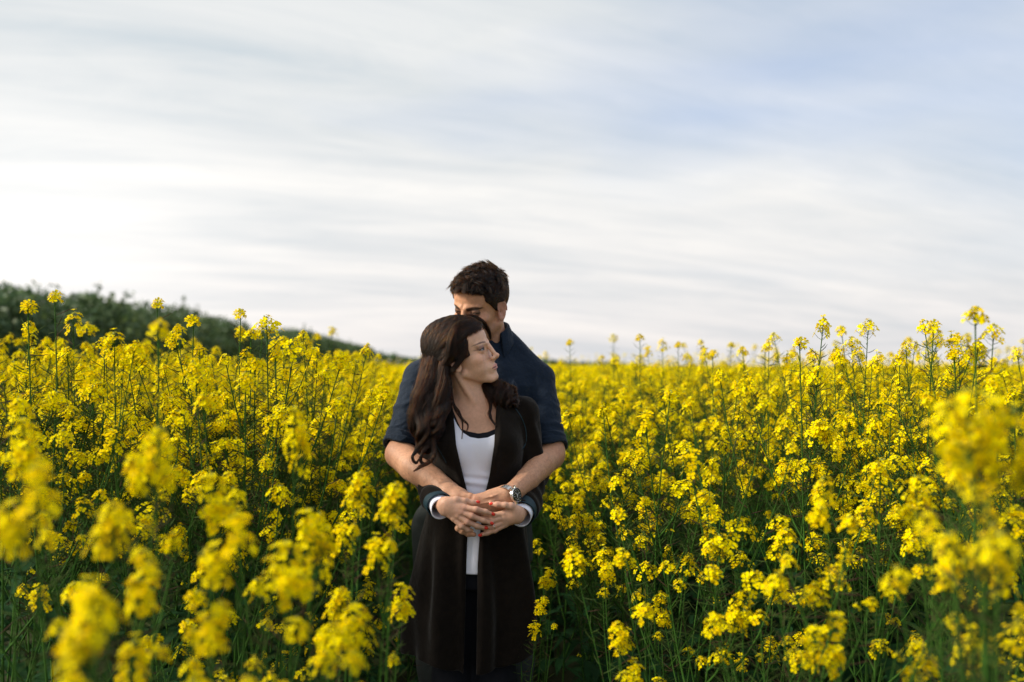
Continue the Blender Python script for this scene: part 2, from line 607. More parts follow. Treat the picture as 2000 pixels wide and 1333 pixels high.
def ear_d(q):
    # q mirrored so that x > 0; ear tilts back, stands off the head
    e = (q - np.array([75, -8, -13], np.float32)) * 1.12
    c, s_ = math.cos(0.22), math.sin(0.22)
    y = e[:, 1] * c + e[:, 2] * s_; z = -e[:, 1] * s_ + e[:, 2] * c
    x = e[:, 0] + y * 0.38
    E = np.stack([x, y, z], 1)
    ry = np.where(z > 0, 17.0, 13.0)
    k = np.sqrt((y / ry) ** 2 + (z / 31) ** 2) + 1e-6
    ring = np.sqrt(((k - 1) * 16) ** 2 + (x - 3) ** 2) - 3.1          # helix
    disc = smax(np.abs(x + 1.5) - 2.6, (k - 1) * 15, 2)
    lobe = ell(E, (1, 3, -25), (4, 7.5, 8))
    tragus = ell(E, (-1, 11, -6), (4, 4.5, 7))
    anti = np.sqrt(((np.sqrt(((y + 1) / (ry * 0.62)) ** 2 + ((z - 2) / 19) ** 2) - 1) * 11) ** 2 + (x - 1) ** 2) - 2.2
    d = smin(smin(ring, disc, 2.5), smin(lobe, tragus, 1), 3)
    d = smin(d, anti, 2)
    return smax(d, -ell(E, (3, 3, -4), (5, 7, 10)), 2) / 1.12


def slit_h(q, lid):
    """half height of the almond eye opening"""
    return lid * (1 - ((q[:, 0] - 31.5) / 12.8) ** 2) + (q[:, 0] - 31.5) * 0.05


def head_d(p, male=False, lid=4.0):
    q = p.copy(); q[:, 0] = np.abs(q[:, 0])
    w = 1.05 if male else 1.0
    d = ell(p, (0, -14, 32), (73 * w, 91, 80))
    d = smin(d, ell(p, (0, 27, 38), (59 * w, 54, 56)), 20)
    d = smin(d, ell(p, (0, 24, -24), (57 * w, 55, 58)), 18)
    if male:
        d = smin(d, ell(p, (0, 34, -72), (50, 44, 38)), 15)
        d = smin(d, rcone(q, (56, -2, -58), (20, 66, -98), 14, 15), 14)
        d = smin(d, ell(q, (9, 73, -98), (16, 15, 15)), 10)
    else:
        d = smin(d, ell(p, (0, 34, -70), (42, 44, 36)), 16)
        d = smin(d, rcone(q, (50, 2, -58), (16, 68, -97), 13, 13), 16)
        d = smin(d, ell(p, (0, 74, -95), (15, 14.5, 14)), 10)
        d = smin(d, ell(q, (34, 45, -50), (26, 28, 31)), 14)
    d = smin(d, ell(p, (0, 72, -64), (26, 18, 22)), 12)                          # mouth mound
    d = smin(d, ell(q, (42 * w, 52, -26), (19, 19, 15)), 15)                     # cheekbones
    d = smin(d, rcone(q, (10, 80, 15), (43, 64, 17), 9.5 if male else 7.5, 7), 9)  # brow ridge
    d = smax(d, -ell(q, (33, 92, -1), (17, 15, 11.5)), 9)                        # eye sockets
    d = smax(d, -ell(q, (20, 97, -10), (6, 8, 10)), 10)
    # nose
    tip = 103 if male else 101.5
    n = rcone(q, (0, 82 if male else 84, 8), (0, tip - 3, -30), 7.5, 6.8)
    n = smin(n, ell(p, (0, tip, -33), (9, 9.5, 8)), 4)
    n = smin(n, ell(q, (10.5 if male else 9.5, 91, -37), (6.2, 9.2, 6.6) if male else (5.6, 9, 6)), 5)
    n = smin(n, rcone(p, (0, 88, -45), (0, 100, -40), 5, 4), 4)
    d = smin(d, n, 6)
    d = smax(d, -ell(q, (6.2, 96, -43.5), (3.2, 6, 3.6)), 2)
    # lids round the eyeballs
    ec = np.array([32, 67.0, 0], np.float32)
    ball = np.linalg.norm(q - ec, axis=1)
    lidd = smax(ball - 14.0, 58 - q[:, 1], 3)
    d = smin(d, lidd, 6)
    hh = slit_h(q, lid)
    slit = np.maximum(np.maximum(q[:, 2] - hh, (-.75 * hh) - q[:, 2]), np.maximum(np.abs(q[:, 0] - 31.5) - 12.5, 70 - q[:, 1]))
    d = smax(d, -slit, 0.7)
    d = smax(d, -(ball - 11.6), 0.6)
    # lips
    up, lo = lip_d(q, male)
    d = smin(d, up, 3.0)
    d = smin(d, lo, 3.0)
    d = smax(d, -rcone(q, (0, 95, -66.2), (23, 83, -65.2), 1.0, 0.5), 1.5)
    d = smax(d, -ell(p, (0, 96, -80), (16, 8, 5.5)), 6)                         # hollow over the chin
    d = smax(d, -ell(p, (0, 99, -52), (3, 5, 8)), 4)                            # philtrum
    d = smax(d, -rcone(q, (19, 92, -38), (33, 82, -62), 1.6, 1.2), 5)           # smile fold
    return smin(d, ear_d(q), 3)


def head_color(p, base, male):
    """skin colour over a head, from its own coordinates: lips, brows, lids, stubble"""
    q = p.copy(); q[:, 0] = np.abs(q[:, 0])
    c = np.tile(np.asarray(base, float), (len(p), 1))

    def lay(m, col):
        nonlocal c
        c = c * (1 - m[:, None]) + np.asarray(col)[None] * m[:, None]
    up, lo = lip_d(q, male)
    cheek = np.exp(-((q[:, 0] - 42) ** 2 + (q[:, 1] - 62) ** 2 + (q[:, 2] + 28) ** 2) / 500)
    lay(cheek * 0.35, (base[0] * 1.0, base[1] * 0.72, base[2] * 0.68))
    lay(np.exp(-(q[:, 0] ** 2 + (q[:, 1] - 106) ** 2 + (q[:, 2] + 33) ** 2) / 160) * 0.35, (base[0], base[1] * 0.7, base[2] * 0.66))
    lipc = (0.56, 0.20, 0.20) if not male else (0.34, 0.15, 0.12)
    lay((1 - sstep(-0.6, 0.9, np.minimum(up, lo))) * (q[:, 1] > 76), lipc)
    lay(np.exp(-((q[:, 2] + 66.3) / 1.3) ** 2) * (q[:, 0] < 22) * (q[:, 1] > 78) * (q[:, 1] < 92), (0.1, 0.03, 0.03))
    # eyelids
    ball = np.linalg.norm(q - np.array([32, 67.0, 0]), axis=1)
    near = (1 - sstep(14.5, 18, ball)) * (q[:, 1] > 62)
    hh = slit_h(q, 3.4 if not male else 0.5); act = (np.abs(q[:, 0] - 32) < 14) * (q[:, 1] > 66)
    if not male:
        lay(near * sstep(-1, 3, q[:, 2]) * 0.55 * (p[:, 0] > 0), (0.16, 0.075, 0.055))
        sh = np.exp(-(((q[:, 0] - 36) / 14) ** 2 + ((q[:, 2] - 7) / 6) ** 2)) * (q[:, 1] > 60)
        lay(sh * 0.65 * (p[:, 0] > 0), (0.15, 0.065, 0.045))
        lay((1 - sstep(1.0, 2.3, np.abs(q[:, 2] - hh - .7))) * act * (p[:, 0] > 0), (0.012, 0.008, 0.008))
        lay((1 - sstep(.5, 1.4, np.abs(q[:, 2] + .75 * hh + .4))) * act * .7 * (p[:, 0] > 0), (0.05, 0.025, 0.02))
        lay(np.exp(-(((q[:, 0] - 47) / 5) ** 2 + ((q[:, 2] - 2.5 - (q[:, 0] - 44) * .35) / 1.6) ** 2)) * .7 * (p[:, 0] > 0), (0.05, 0.025, 0.02))
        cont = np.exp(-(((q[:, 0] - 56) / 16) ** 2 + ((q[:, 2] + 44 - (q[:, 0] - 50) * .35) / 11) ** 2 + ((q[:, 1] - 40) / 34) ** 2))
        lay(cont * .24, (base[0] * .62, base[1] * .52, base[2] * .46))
    else:
        lay((1 - sstep(14.5, 19, ball)) * (q[:, 1] > 62) * 0.75, (0.10, 0.05, 0.035))  # shade under his brows, painted into the colour of lids and sockets
        lay((1 - sstep(1.0, 2.4, np.abs(q[:, 2] + 0.01 * (q[:, 0] - 32) ** 2))) * near, (0.015, 0.01, 0.008))
    # brows
    bx = q[:, 0]
    mid = 14.5 + 5.5 * np.sin(np.clip((bx - 12) / 42, 0, 1) * 2.4) - 6 if male else 17.8 + 3.6 * np.sin(np.clip((bx - 12) / 42, 0, 1) * 2.5)
    wid = (6.0 if male else 2.9) * (1 - 0.5 * sstep(34, 56, bx))
    m = (1 - sstep(wid * 0.6, wid * 1.25, np.abs(q[:, 2] - mid))) * sstep(9 if male else 13, 15 if male else 21, bx) * (1 - sstep(50, 58, bx)) * (q[:, 1] > 50)
    m = m * (0.93 + 0.07 * np.sin(bx * 2.3 + q[:, 2] * 1.9))
    lay(m * (0.95 if male else 0.85), (0.018, 0.012, 0.009) if male else (0.03, 0.016, 0.012))
    if male:
        st = (1 - sstep(-45, -25, q[:, 2] + 0.35 * (60 - q[:, 1]))) * (q[:, 1] > -5)
        lay(st * 0.32, (0.09, 0.065, 0.05))
    return c


def lighter(me, ratio):
    """fewer faces where the skin is smooth"""
    o = bpy.data.objects.new('tmp', me); COL.objects.link(o)
    md = o.modifiers.new('d', 'DECIMATE'); md.ratio = ratio
    dg = bpy.context.evaluated_depsgraph_get()
    out = bpy.data.meshes.new_from_object(o.evaluated_get(dg), preserve_all_data_layers=True, depsgraph=dg)
    out.name = me.name + '_skin'
    bpy.data.objects.remove(o); bpy.data.meshes.remove(me)
    out.polygons.foreach_set('use_smooth', np.ones(len(out.polygons), bool))
    return out


def arm_fn(segs, k=0.003):
    """segs: list of (points, radii, blend) chains joined with their own blend"""
    bb = [(np.min(s_[0], 0) - max(s_[1]) - .032, np.max(s_[0], 0) + max(s_[1]) + .032) for s_ in segs]

    def f(p):
        d = np.full(len(p), .25, np.float32)
        for (pts, rad, kk), (lo, hi) in zip(segs, bb):
            m = ((p > lo) & (p < hi)).all(1)
            if m.any():
                d[m] = smin(d[m], chain(p[m], pts, rad, 0.006), kk)
        return d
    P = np.array([q for s_ in segs for q in s_[0]])
    return f, P.min(0) - 0.06, P.max(0) + 0.06


def T(M):
    """head-local skeleton of pixel rows (px, py, Y) to points"""
    return [W(*m) for m in M]


def fingers_from(knuckles, chains, radii):
    out = []
    for kn, ch in zip(knuckles, chains):
        pts = [kn] + ch
        r = np.interp(np.linspace(0, 1, len(pts)), [0, 0.4, 0.75, 1], radii)
        out.append((T(pts), list(r), 0.0035))
    return out


SKIN_M = mat('man_skin', (0.44, 0.25, 0.17), 0.52, 0.35, bump=[(170, 0.0008), (700, 0.0003)], col_attr=True, sss=0.12, vary=(110, 0.84, 1.10))
SKIN_W = mat('woman_skin', (0.5, 0.3, 0.22), 0.46, 0.35, bump=[(200, 0.0003), (800, 0.00025)], col_attr=True, sss=0.14, vary=(120, 0.90, 1.07))

# ================= the man
MH = Frame(W(938, 596, 0.045), -37, -19, 8, 1.035)
C_MSKIN = (0.55, 0.285, 0.170)


def man_body():
    S = Solid(0.012)
    O = MH.O
    S.add(lambda p: head_d(MH.loc(p), True, 0.35) * (MH.s / 1000), O - 0.16, O + 0.16, 0.012)
    nb = W(953, 672, 0.10)
    n0 = MH.wor((0, -22, -48))
    S.add(lambda p: smin(rcone(p, n0, nb, 0.056, 0.063), rcone(p, MH.wor((-58, -25, -40)), W(962, 690, 0.05), 0.012, 0.010), 0.012),
          np.minimum(n0, nb) - 0.09, np.maximum(n0, nb) + 0.09, 0.016)
    cx = -0.108
    tk = [(0.98, cx, .13, .14, .09), (1.30, cx, .12, .17, .10), (1.44, cx, .115, .18, .105), (1.52, cx, .11, .12, .08), (1.56, cx, .105, .06, .06)]
    S.add(lambda p: loft(p, tk), (cx - .2, 0, .95), (cx + .2, .25, 1.6), 0.02)
    # photo-left arm (his right): elbow, forearm, hand laid over the other wrist
    a = [
        (T([(822, 742, .10), (800, 810, .045), (786, 880, -.015)]), [.045, .043, .043], .02),
        (T([(786, 880, -.015), (782, 888, -.03), (808, 912, -.10), (846, 940, -.18), (878, 962, -.238), (896, 972, -.258)]), [.040, .047, .0465, .040, .031, .027], .02),
        (T([(773, 890, -.01), (776, 892, -.01)]), [.026, .026], .02),
        (T([(800, 884, -.135), (836, 915, -.206), (868, 942, -.258)]), [.0020, .0026, .0020], .006),
        (T([(812, 905, -.155), (846, 935, -.222), (880, 960, -.262)]), [.0018, .0022, .0018], .006),
        (T([(896, 970, -.258), (940, 982, -.252)]), [.022, .014], .015),
        (T([(896, 976, -.255), (944, 996, -.250)]), [.020, .013], .012),
        (T([(896, 980, -.252), (942, 1010, -.248)]), [.018, .012], .012),
        (T([(892, 971, -.262), (908, 969.5, -.276), (919, 970, -.281), (929, 972.5, -.281)]), [.0150, .0105, .0095, .0075], .006),
    ]
    a += fingers_from([(940, 982, -.252), (944, 994, -.25), (942, 1006, -.248)],
                      [[(966, 990, -.25), (984, 998, -.247)], [(968, 1006, -.25), (984, 1014, -.247)], [(962, 1018, -.25), (976, 1024, -.247)]], (.0105, .010, .009, .008))
    f, lo, hi = arm_fn(a)
    S.add(f, lo, hi, .004)
    # photo-right arm (his left): the watch arm, back of the hand to the camera
    b = [
        (T([(1052, 745, .10), (1066, 815, .045), (1077, 882, -.01)]), [.045, .042, .041], .02),
        (T([(1077, 882, -.01), (1074, 893, -.025), (1056, 909, -.095), (1030, 937, -.18), (1005, 959, -.245), (992, 967, -.268)]), [.038, .0415, .041, .035, .0285, .0265], .02),
        (T([(1086, 894, -.005), (1084, 896, -.005)]), [.021, .021], .02),
        (T([(985, 966, -.272), (930, 973.5, -.284)]), [.0215, .0125], .014),
        (T([(985, 972, -.272), (926, 985, -.286)]), [.021, .0130], .014),
        (T([(986, 977, -.270), (927, 998, -.283)]), [.020, .0125], .014),
        (T([(987, 980, -.268), (932, 1010, -.278)]), [.017, .0115], .014),
        (T([(984, 962, -.27), (958, 966, -.27)]), [.018, .012], .014),
        (T([(980, 963, -.2915), (962, 970, -.298), (945, 973, -.2965)]), [.0016, .0018, .0014], .004),
        (T([(978, 974, -.2915), (958, 981, -.299), (938, 984, -.2975)]), [.0014, .0017, .0014], .004),
        (T([(1052, 903, -.135), (1030, 926, -.208), (1008, 948, -.262)]), [.0020, .0024, .0018], .006),
    ]
    b += fingers_from([(930, 975, -.284), (926, 986, -.286), (927, 998, -.283), (932, 1010, -.278)],
                      [[(912, 978, -.282), (902, 986, -.275)],
                       [(906, 996, -.284), (896, 1010, -.282), (898, 1018, -.28)],
                       [(908, 1014, -.286), (895, 1032, -.290), (903, 1038, -.292), (910, 1039, -.292)],
                       [(916, 1022, -.284), (904, 1037, -.288), (914, 1043, -.290), (926, 1044.5, -.290)]], (.0105, .0094, .0080, .0068))
    f, lo, hi = arm_fn(b)
    S.add(f, lo, hi, .004)
    lo, hi = S.bounds()
    V, F = keep_big(*polygonize(S, lo, hi, 0.0020))
    L = MH.loc(V)
    c = head_color(L, C_MSKIN, True)
    far = np.linalg.norm(V - MH.O, axis=1) > 0.2
    fm = sstep(.13, .2, np.linalg.norm(V - MH.O, axis=1))[:, None]
    c = c * (1 - fm) + fm * np.array([0.53, 0.285, 0.178])
    # reddish knuckles and elbows
    for k_, rr in ((W(930, 975, -.29), .018), (W(926, 986, -.29), .018), (W(768, 888, -.03), .05), (W(1090, 896, -.03), .045)):
        m = np.exp(-(np.linalg.norm(V - k_, axis=1) / rr) ** 2) * 0.35
        c = c * (1 - m[:, None]) + m[:, None] * np.array([0.46, 0.19, 0.13])
    earm = (np.abs(L[:, 0]) > 72) & (L[:, 1] < 14) & (L[:, 2] < 30) & ~far
    c[earm] = (0.50, 0.25, 0.18)
    return lighter(mesh_np('body', V, F, SKIN_M, col=c), .33), S


def eyeball(frame, side, parent, gaze=(0, 1, 0)):
    """sphere with iris and pupil painted by angle"""
    n, m = 24, 16
    th = np.linspace(0, math.pi, m)[:, None]; ph = (np.arange(n) * 2 * math.pi / n)[None]
    d = np.stack([np.sin(th) * np.cos(ph), np.cos(th) + 0 * ph, np.sin(th) * np.sin(ph)], -1).reshape(-1, 3)
    F = [[i * n + j, i * n + (j + 1) % n, (i + 1) * n + (j + 1) % n, (i + 1) * n + j] for i in range(m - 1) for j in range(n)]
    g = np.asarray(gaze, float); g /= np.linalg.norm(g)
    ang = np.arccos(np.clip(d @ g, -1, 1))
    c = np.tile([0.34, 0.31, 0.30], (len(d), 1))
    c[ang < 0.62] = (0.028, 0.038, 0.042)
    c[ang < 0.27] = (0.005, 0.005, 0.005)
    V = frame.wor(d * 11.4 + np.array([32 * side, 67.0, 0]))
    return obj('eye', mesh_np('eye', V, F, EYE, col=c), parent)


EYE = mat('eyeball', (0.6, 0.6, 0.6), 0.12, 0.6, col_attr=True)


def folds(p, sc, amp, seed, oct=3):
    return amp * wob(p * np.asarray(sc, np.float32), 1.0, seed, oct)


def ridge(p, a, b, w, h, bend=0.0):
    """one cloth fold running from a to b: raises the surface by h over a width w"""
    a = np.asarray(a); b = np.asarray(b); ab = b - a
    t = np.clip((p - a) @ ab / (ab @ ab), 0, 1)
    d = np.linalg.norm(p - (a + t[:, None] * ab), axis=1)
    return h * np.exp(-(d / w) ** 2) * np.sin(np.clip(t, 0.02, 0.98) * math.pi) ** 0.6


def man_shirt():
    cx = -0.108
    tk = [(0.97, cx, .125, .180, .125), (1.10, cx, .125, .178, .12), (1.30, cx, .12, .205, .125), (1.42, cx, .115, .215, .128),
          (1.48, cx, .115, .175, .110), (1.54, cx + .004, .11, .105, .085), (1.585, cx + .012, .105, .062, .066)]
    sL, sR = W(822, 738, .10), W(1051, 742, .10)
    nL, nR = W(908, 668, .11), W(985, 668, .11)
    eL, eR = W(783, 874, -.012), W(1074, 876, -.008)
    R1 = [(828, 716, .1), (800, 760, .07)]

    def sleeve(p, s0, e, r0, r1, sgn):
        ax = (e - s0) / np.linalg.norm(e - s0)
        L = np.linalg.norm(e - s0)
        t = (p - s0) @ ax
        d = rcone(p, s0, e + ax * .03, r0, r1)
        u = (p - s0) @ np.cross(ax, [0, 1, 0]).astype(np.float32)
        fo = 0.0
        for c0_, sl_, w_, h_ in ((.07, .5, .012, .0045), (.105, -.35, .009, .004), (.150, .45, .010, .005), (.182, -.2, .007, .0035), (.215, .25, .008, .0045), (.245, -.5, .007, .003)):
            c1_ = t - c0_ * (1.05 + .1 * sgn) - sl_ * u - .012 * np.sin(u * 60 + c0_ * 90 + sgn)
            fo = fo + h_ * np.exp(-(c1_ / w_) ** 2) * (.55 + .45 * np.sin(u * 38 + c0_ * 200 + sgn * 2 + p[:, 1] * 40))
        fo = fo + folds(p, (35, 35, 30), .0015, 17)
        d = d - fo
        band = sstep(L - .040, L - .036, t) * 0.0035 + sstep(L - .020, L - .017, t) * 0.0025
        d = d - band
        cut = t - L - 0.004 * np.sin(np.arctan2(p[:, 1] - e[1], p[:, 0] - e[0]) * 3)
        d = smax(d, cut, .002)
        return smax(d, -smax(rcone(p, s0 + ax * .06, e + ax * .05, r0 - .008, r1 - .0065), -(t - L + .05), .004), .002)

    def f(p):
        d = loft(p, tk, 2.3)
        d = smin(d, rcone(p, nL, sL, .042, .056), .03)
        d = smin(d, rcone(p, nR, sR, .042, .056), .03)
        d = d - folds(p, (26, 20, 15), .0032, 3) - folds(p, (60, 50, 45), .0010, 5)
        for a, b, w, h in RID:
            d = d - ridge(p, a, b, w * .85, h * 1.5)
        d = smin(d, sleeve(p, sL, eL, .055, .0545, 0.0), .014)
        d = smin(d, sleeve(p, sR, eR, .054, .0525, 1.3), .014)
        return d
    RID = [(W(1072, 700, .04), W(1040, 800, .0), .010, .006), (W(1015, 690, .0), W(1045, 820, .0), .009, .006), (W(1000, 700, .0), W(1010, 800, -.01), .008, .005),
           (W(1085, 770, .04), W(1040, 830, .0), .008, .006), (W(800, 730, .04), W(835, 830, .0), .010, .006), (W(780, 800, .03), W(830, 810, .0), .007, .005),
           (W(1040, 700, .04), W(1062, 780, .03), .007, .004),
           (W(1060, 760, .0), W(1020, 790, -.01), .007, .004), (W(995, 745, .0), W(1048, 790, -.01), .006, .004),
           (W(1030, 690, .06), W(1020, 740, .0), .006, .004), (W(815, 720, .05), W(800, 790, .04), .007, .004)]
    S = Solid(0.01)
    S.add(f, (-.42, -.12, .95), (.2, .28, 1.65))
    V, F = keep_big(*polygonize(S, (-.44, -.13, .94), (.22, .29, 1.66), 0.0028))
    return mesh_np('shirt', V, F, NAVY), S


def man_collar():
    c0 = W(953, 659, .098)
    ax = np.array([-0.04, -0.30, 1.0]); ax /= np.linalg.norm(ax)

    def f(p):
        q = p - c0
        t = q @ ax
        r = q - t[:, None] * ax
        rr = np.linalg.norm(r * np.array([1.0, 0.96, 1.0]), axis=1)
        ang = np.arctan2(q[:, 0], -q[:, 1])               # 0 = front
        top = .036 - .020 * np.exp(-(ang / .9) ** 2)
        stand = np.maximum(np.abs(rr - (.0675 - t * .04)) - .0022, np.maximum(t - top, -.03 - t))
        low = -.012 - .036 * np.exp(-((np.abs(ang) - .55) / .42) ** 2)
        leaf = np.maximum(np.abs(rr - (.0705 + (top - t) * .42)) - .0022, np.maximum(t - top, low - t))
        top_roll = np.sqrt((rr - .0695) ** 2 + (t - top) ** 2) - .0038
        d = smin(smin(stand, leaf, .003), top_roll, .003)
        gap = .62 - np.abs(ang)
        return smax(d, gap * .06, .002) - folds(p, (50, 50, 30), .0006, 9, 1)
    S = Solid(0.005)
    S.add(f, c0 - .12, c0 + .1)
    V, F = keep_big(*polygonize(S, c0 - .13, c0 + .11, 0.0022))
    return mesh_np('collar', V, F, NAVY)


NAVY = mat('navy_linen', (0.0052, 0.0130, 0.028), 0.8, 0.2, bump=[(20, 0.009), (55, 0.003), (700, 0.0006)], vary=(220, 0.8, 1.25), sheen=0.12)
GREYT = mat('dark_grey_cotton', (0.035, 0.042, 0.042), 0.85, 0.2, bump=[(30, 0.002), (500, 0.0005)], vary=(14, 0.8, 1.25))
SHOE = mat('dark_leather', (0.03, 0.02, 0.014), 0.45, 0.5, bump=[(120, 0.0008)])


def legs(name, hip, feet, r0, m, seed, waist):
    """hips and two trouser legs down to the ankles"""
    S = Solid(0.03)

    def f(p):
        d = loft(p, waist)
        for a, kn, an in feet:
            d = smin(d, chain(p, [a, kn, an], r0, .03), .03)
        return d - folds(p, (28, 28, 9), .004, seed)
    S.add(f, (-.55, -.35, .04), (.3, .4, 1.1))
    V, F = keep_big(*polygonize(S, (-.55, -.35, .04), (.3, .4, 1.12), 0.006))
    return mesh_np(name, V, F, m)


def shoe(at, rz, parent, name='shoe'):
    S = Solid(0.01)

    def f(p):
        d = ell(p, (0, 0.0, .045), (.042, .055, .050))
        d = smin(d, ell(p, (0, -.11, .028), (.044, .085, .034)), .03)
        d = smin(d, rcone(p, (0, .02, .06), (0, .025, .11), .042, .044), .02)
        return smax(d, .004 - p[:, 2], .004)
    S.add(f, (-.06, -.22, 0), (.06, .1, .14))
    V, F = polygonize(S, (-.07, -.23, -.02), (.07, .11, .17), 0.004)
    c, s_ = math.cos(rz), math.sin(rz)
    V = V @ np.array([[c, s_, 0], [-s_, c, 0], [0, 0, 1]]) + at
    return obj(name, mesh_np(name, V, F, SHOE), parent)


# ================= the woman
WH = Frame(W(905.5, 690, -0.125), 72, 13.5, -12, 0.985)
C_WSKIN = (0.74, 0.44, 0.30)
WCX = -0.112
TK = [(0.86, WCX, -.095, .155, .11), (.95, WCX, -.095, .15, .105), (1.02, WCX, -.095, .13, .093), (1.11, WCX, -.10, .112, .083), (1.2, WCX, -.10, .122, .088),
      (1.25, WCX, -.10, .128, .088), (1.33, WCX + .003, -.098, .132, .072), (1.365, WCX + .003, -.092, .095, .058), (1.395, WCX + .003, -.085, .055, .050)]
WS_L, WS_R = W(845, 812, -.085), W(1021, 806, -.085)


def w_torso(p):
    d = loft(p, TK, 2.2)
    for sx in (-.062, .062):
        d = smin(d, ell(p, (WCX + sx, -.158, 1.238), (.058, .050, .058)), .03)
    d = smin(d, rcone(p, (WCX - .045, -.085, 1.375), WS_L, .032, .040), .03)
    d = smin(d, rcone(p, (WCX + .045, -.085, 1.375), WS_R, .032, .040), .03)
    # collarbones and the notch between them
    d = smin(d, rcone(p, (WCX - .014, -.137, 1.352), (WCX - .12, -.118, 1.368), .007, .006), .012)
    d = smin(d, rcone(p, (WCX + .014, -.137, 1.352), (WCX + .12, -.118, 1.368), .007, .006), .012)
    return smax(d, -ell(p, (WCX + .001, -.154, 1.366), (.012, .012, .012)), .012)


def woman_body():
    S = Solid(0.014)
    O = WH.O
    S.add(lambda p: head_d(WH.loc(p), False, 3.4) * (WH.s / 1000), O - 0.16, O + 0.16, 0.010)
    n0 = WH.wor((0, -20, -40)); nb = np.array([WCX - .004, -.092, 1.37])

    def neck(p):
        d = rcone(p, n0, nb, .046, .052)
        d = smin(d, rcone(p, WH.wor((52, -22, -50)), (WCX + .006, -.143, 1.356), .010, .008), .012)
        return d
    S.add(neck, np.minimum(n0, nb) - .09, np.maximum(n0, nb) + .09, .012)
    S.add(w_torso, (-.36, -.25, .85), (.12, .05, 1.45), .022)
    # photo-left hand (her right), lying on top
    a = [
        (T([(845, 812, -.085), (838, 930, -.10), (852, 974, -.22), (868, 989, -.312)]), [.034, .032, .026, .0205], .02),
        (T([(870, 984, -.314), (878, 984, -.320)]), [.0195, .0165], .010),
        (T([(870, 995, -.312), (878, 995, -.320)]), [.0195, .0165], .010),
        (T([(874, 983, -.320), (907, 992.5, -.333)]), [.0155, .0098], .010),
        (T([(874, 988, -.321), (901, 1001, -.334)]), [.0155, .0098], .010),
        (T([(874, 994, -.320), (894, 1007, -.331)]), [.0150, .0093], .010),
        (T([(873, 1000, -.317), (886.5, 1013, -.326)]), [.0135, .0086], .009),
        (T([(874, 982, -.320), (891, 977, -.324), (908, 978.5, -.323), (923, 982.5, -.318), (934, 981.5, -.314)]), [.0150, .0105, .0080, .0080, .0064], .008),
    ]
    tips = {}
    a += fingers_from([(907, 992.5, -.333), (901, 1001, -.334), (894, 1007, -.331), (886.5, 1013, -.326)],
                      [[(930.5, 995.5, -.341), (948.5, 1000, -.335), (963, 1005, -.326)],
                       [(922, 1008.5, -.341), (944, 1017, -.335), (960.5, 1023, -.325)],
                       [(913, 1020, -.338), (932.5, 1028, -.331), (949.5, 1031.8, -.321)],
                       [(902, 1028, -.332), (913, 1035, -.325), (921.5, 1036.8, -.316)]], (.0090, .0081, .0069, .0055))
    f, lo, hi = arm_fn(a)
    S.add(f, lo, hi, .0015)
    b = [
        (T([(1021, 806, -.085), (1040, 925, -.09), (1028, 982, -.20), (1012, 1006, -.297)]), [.034, .032, .026, .0205], .02),
        (T([(1010, 1001, -.300), (1004, 1001, -.306)]), [.0190, .0165], .010),
        (T([(1010, 1011, -.300), (1004, 1011, -.306)]), [.0190, .0165], .010),
        (T([(1004, 999, -.306), (984, 1003, -.314)]), [.0155, .0095], .010),
        (T([(1004, 1004, -.306), (984, 1012, -.314)]), [.0155, .0095], .010),
        (T([(1004, 1009, -.305), (985, 1019, -.311)]), [.0145, .0090], .010),
        (T([(1004, 1013, -.303), (987, 1025, -.307)]), [.0135, .0083], .009),
        (T([(1006, 998, -.307), (998, 989.5, -.320), (987, 987, -.324), (972, 985.8, -.321), (959, 984.6, -.314)]), [.0140, .0108, .0086, .0080, .0066], .008),
    ]
    b += fingers_from([(984, 1003, -.314), (984, 1012, -.314), (985, 1019, -.311), (987, 1025, -.307)],
                      [[(964, 1007, -.318), (946, 1004, -.313), (932, 1001, -.307)],
                       [(963, 1017, -.318), (944, 1014, -.312), (930, 1012, -.305)],
                       [(964, 1028.5, -.316), (946, 1031, -.309), (930, 1031, -.301)],
                       [(966, 1036, -.312), (951, 1041.5, -.309), (938, 1045.5, -.304)]], (.0088, .0079, .0067, .0055))
    f, lo, hi = arm_fn(b)
    S.add(f, lo, hi, .0012)
    lo, hi = S.bounds()
    V, F = keep_big(*polygonize(S, lo, hi, 0.0017))
    L = WH.loc(V)
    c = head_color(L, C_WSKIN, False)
    fm = sstep(.12, .19, np.linalg.norm(V - WH.O, axis=1))[:, None]
    c = c * (1 - fm) + fm * np.array([0.60, 0.33, 0.215])
    hand = V[:, 1] < -.28
    c[hand] = (0.62, 0.355, 0.245)
    for k_ in ((930.5, 995.5, -.345), (922, 1008.5, -.345), (913, 1020, -.342), (907, 992, -.342), (901, 1001, -.343), (964, 1028, -.32), (972, 985, -.33)):
        m = np.exp(-(np.linalg.norm(V - W(*k_), axis=1) / .010) ** 2) * 0.4
        c = c * (1 - m[:, None]) + m[:, None] * np.array([0.47, 0.19, 0.14])
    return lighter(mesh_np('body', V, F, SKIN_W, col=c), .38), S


def lapel_x(py):
    """pixel columns of the two front edges of the cardigan at a pixel row"""
    l = np.interp(py, [770, 800, 870, 930, 965, 1045, 1100, 1333], [878, 885, 891, 905, 914, 913, 911, 905])
    r = np.interp(py, [770, 800, 870, 930, 965, 1045, 1100, 1333], [975, 969, 965, 956, 947, 937, 933, 930])
    return l, r


def pix(p):
    D = p[:, 1] - CAM_Y
    return 1000 + FPX * p[:, 0] / D, HOR - FPX * (p[:, 2] - CAM_Z) / D


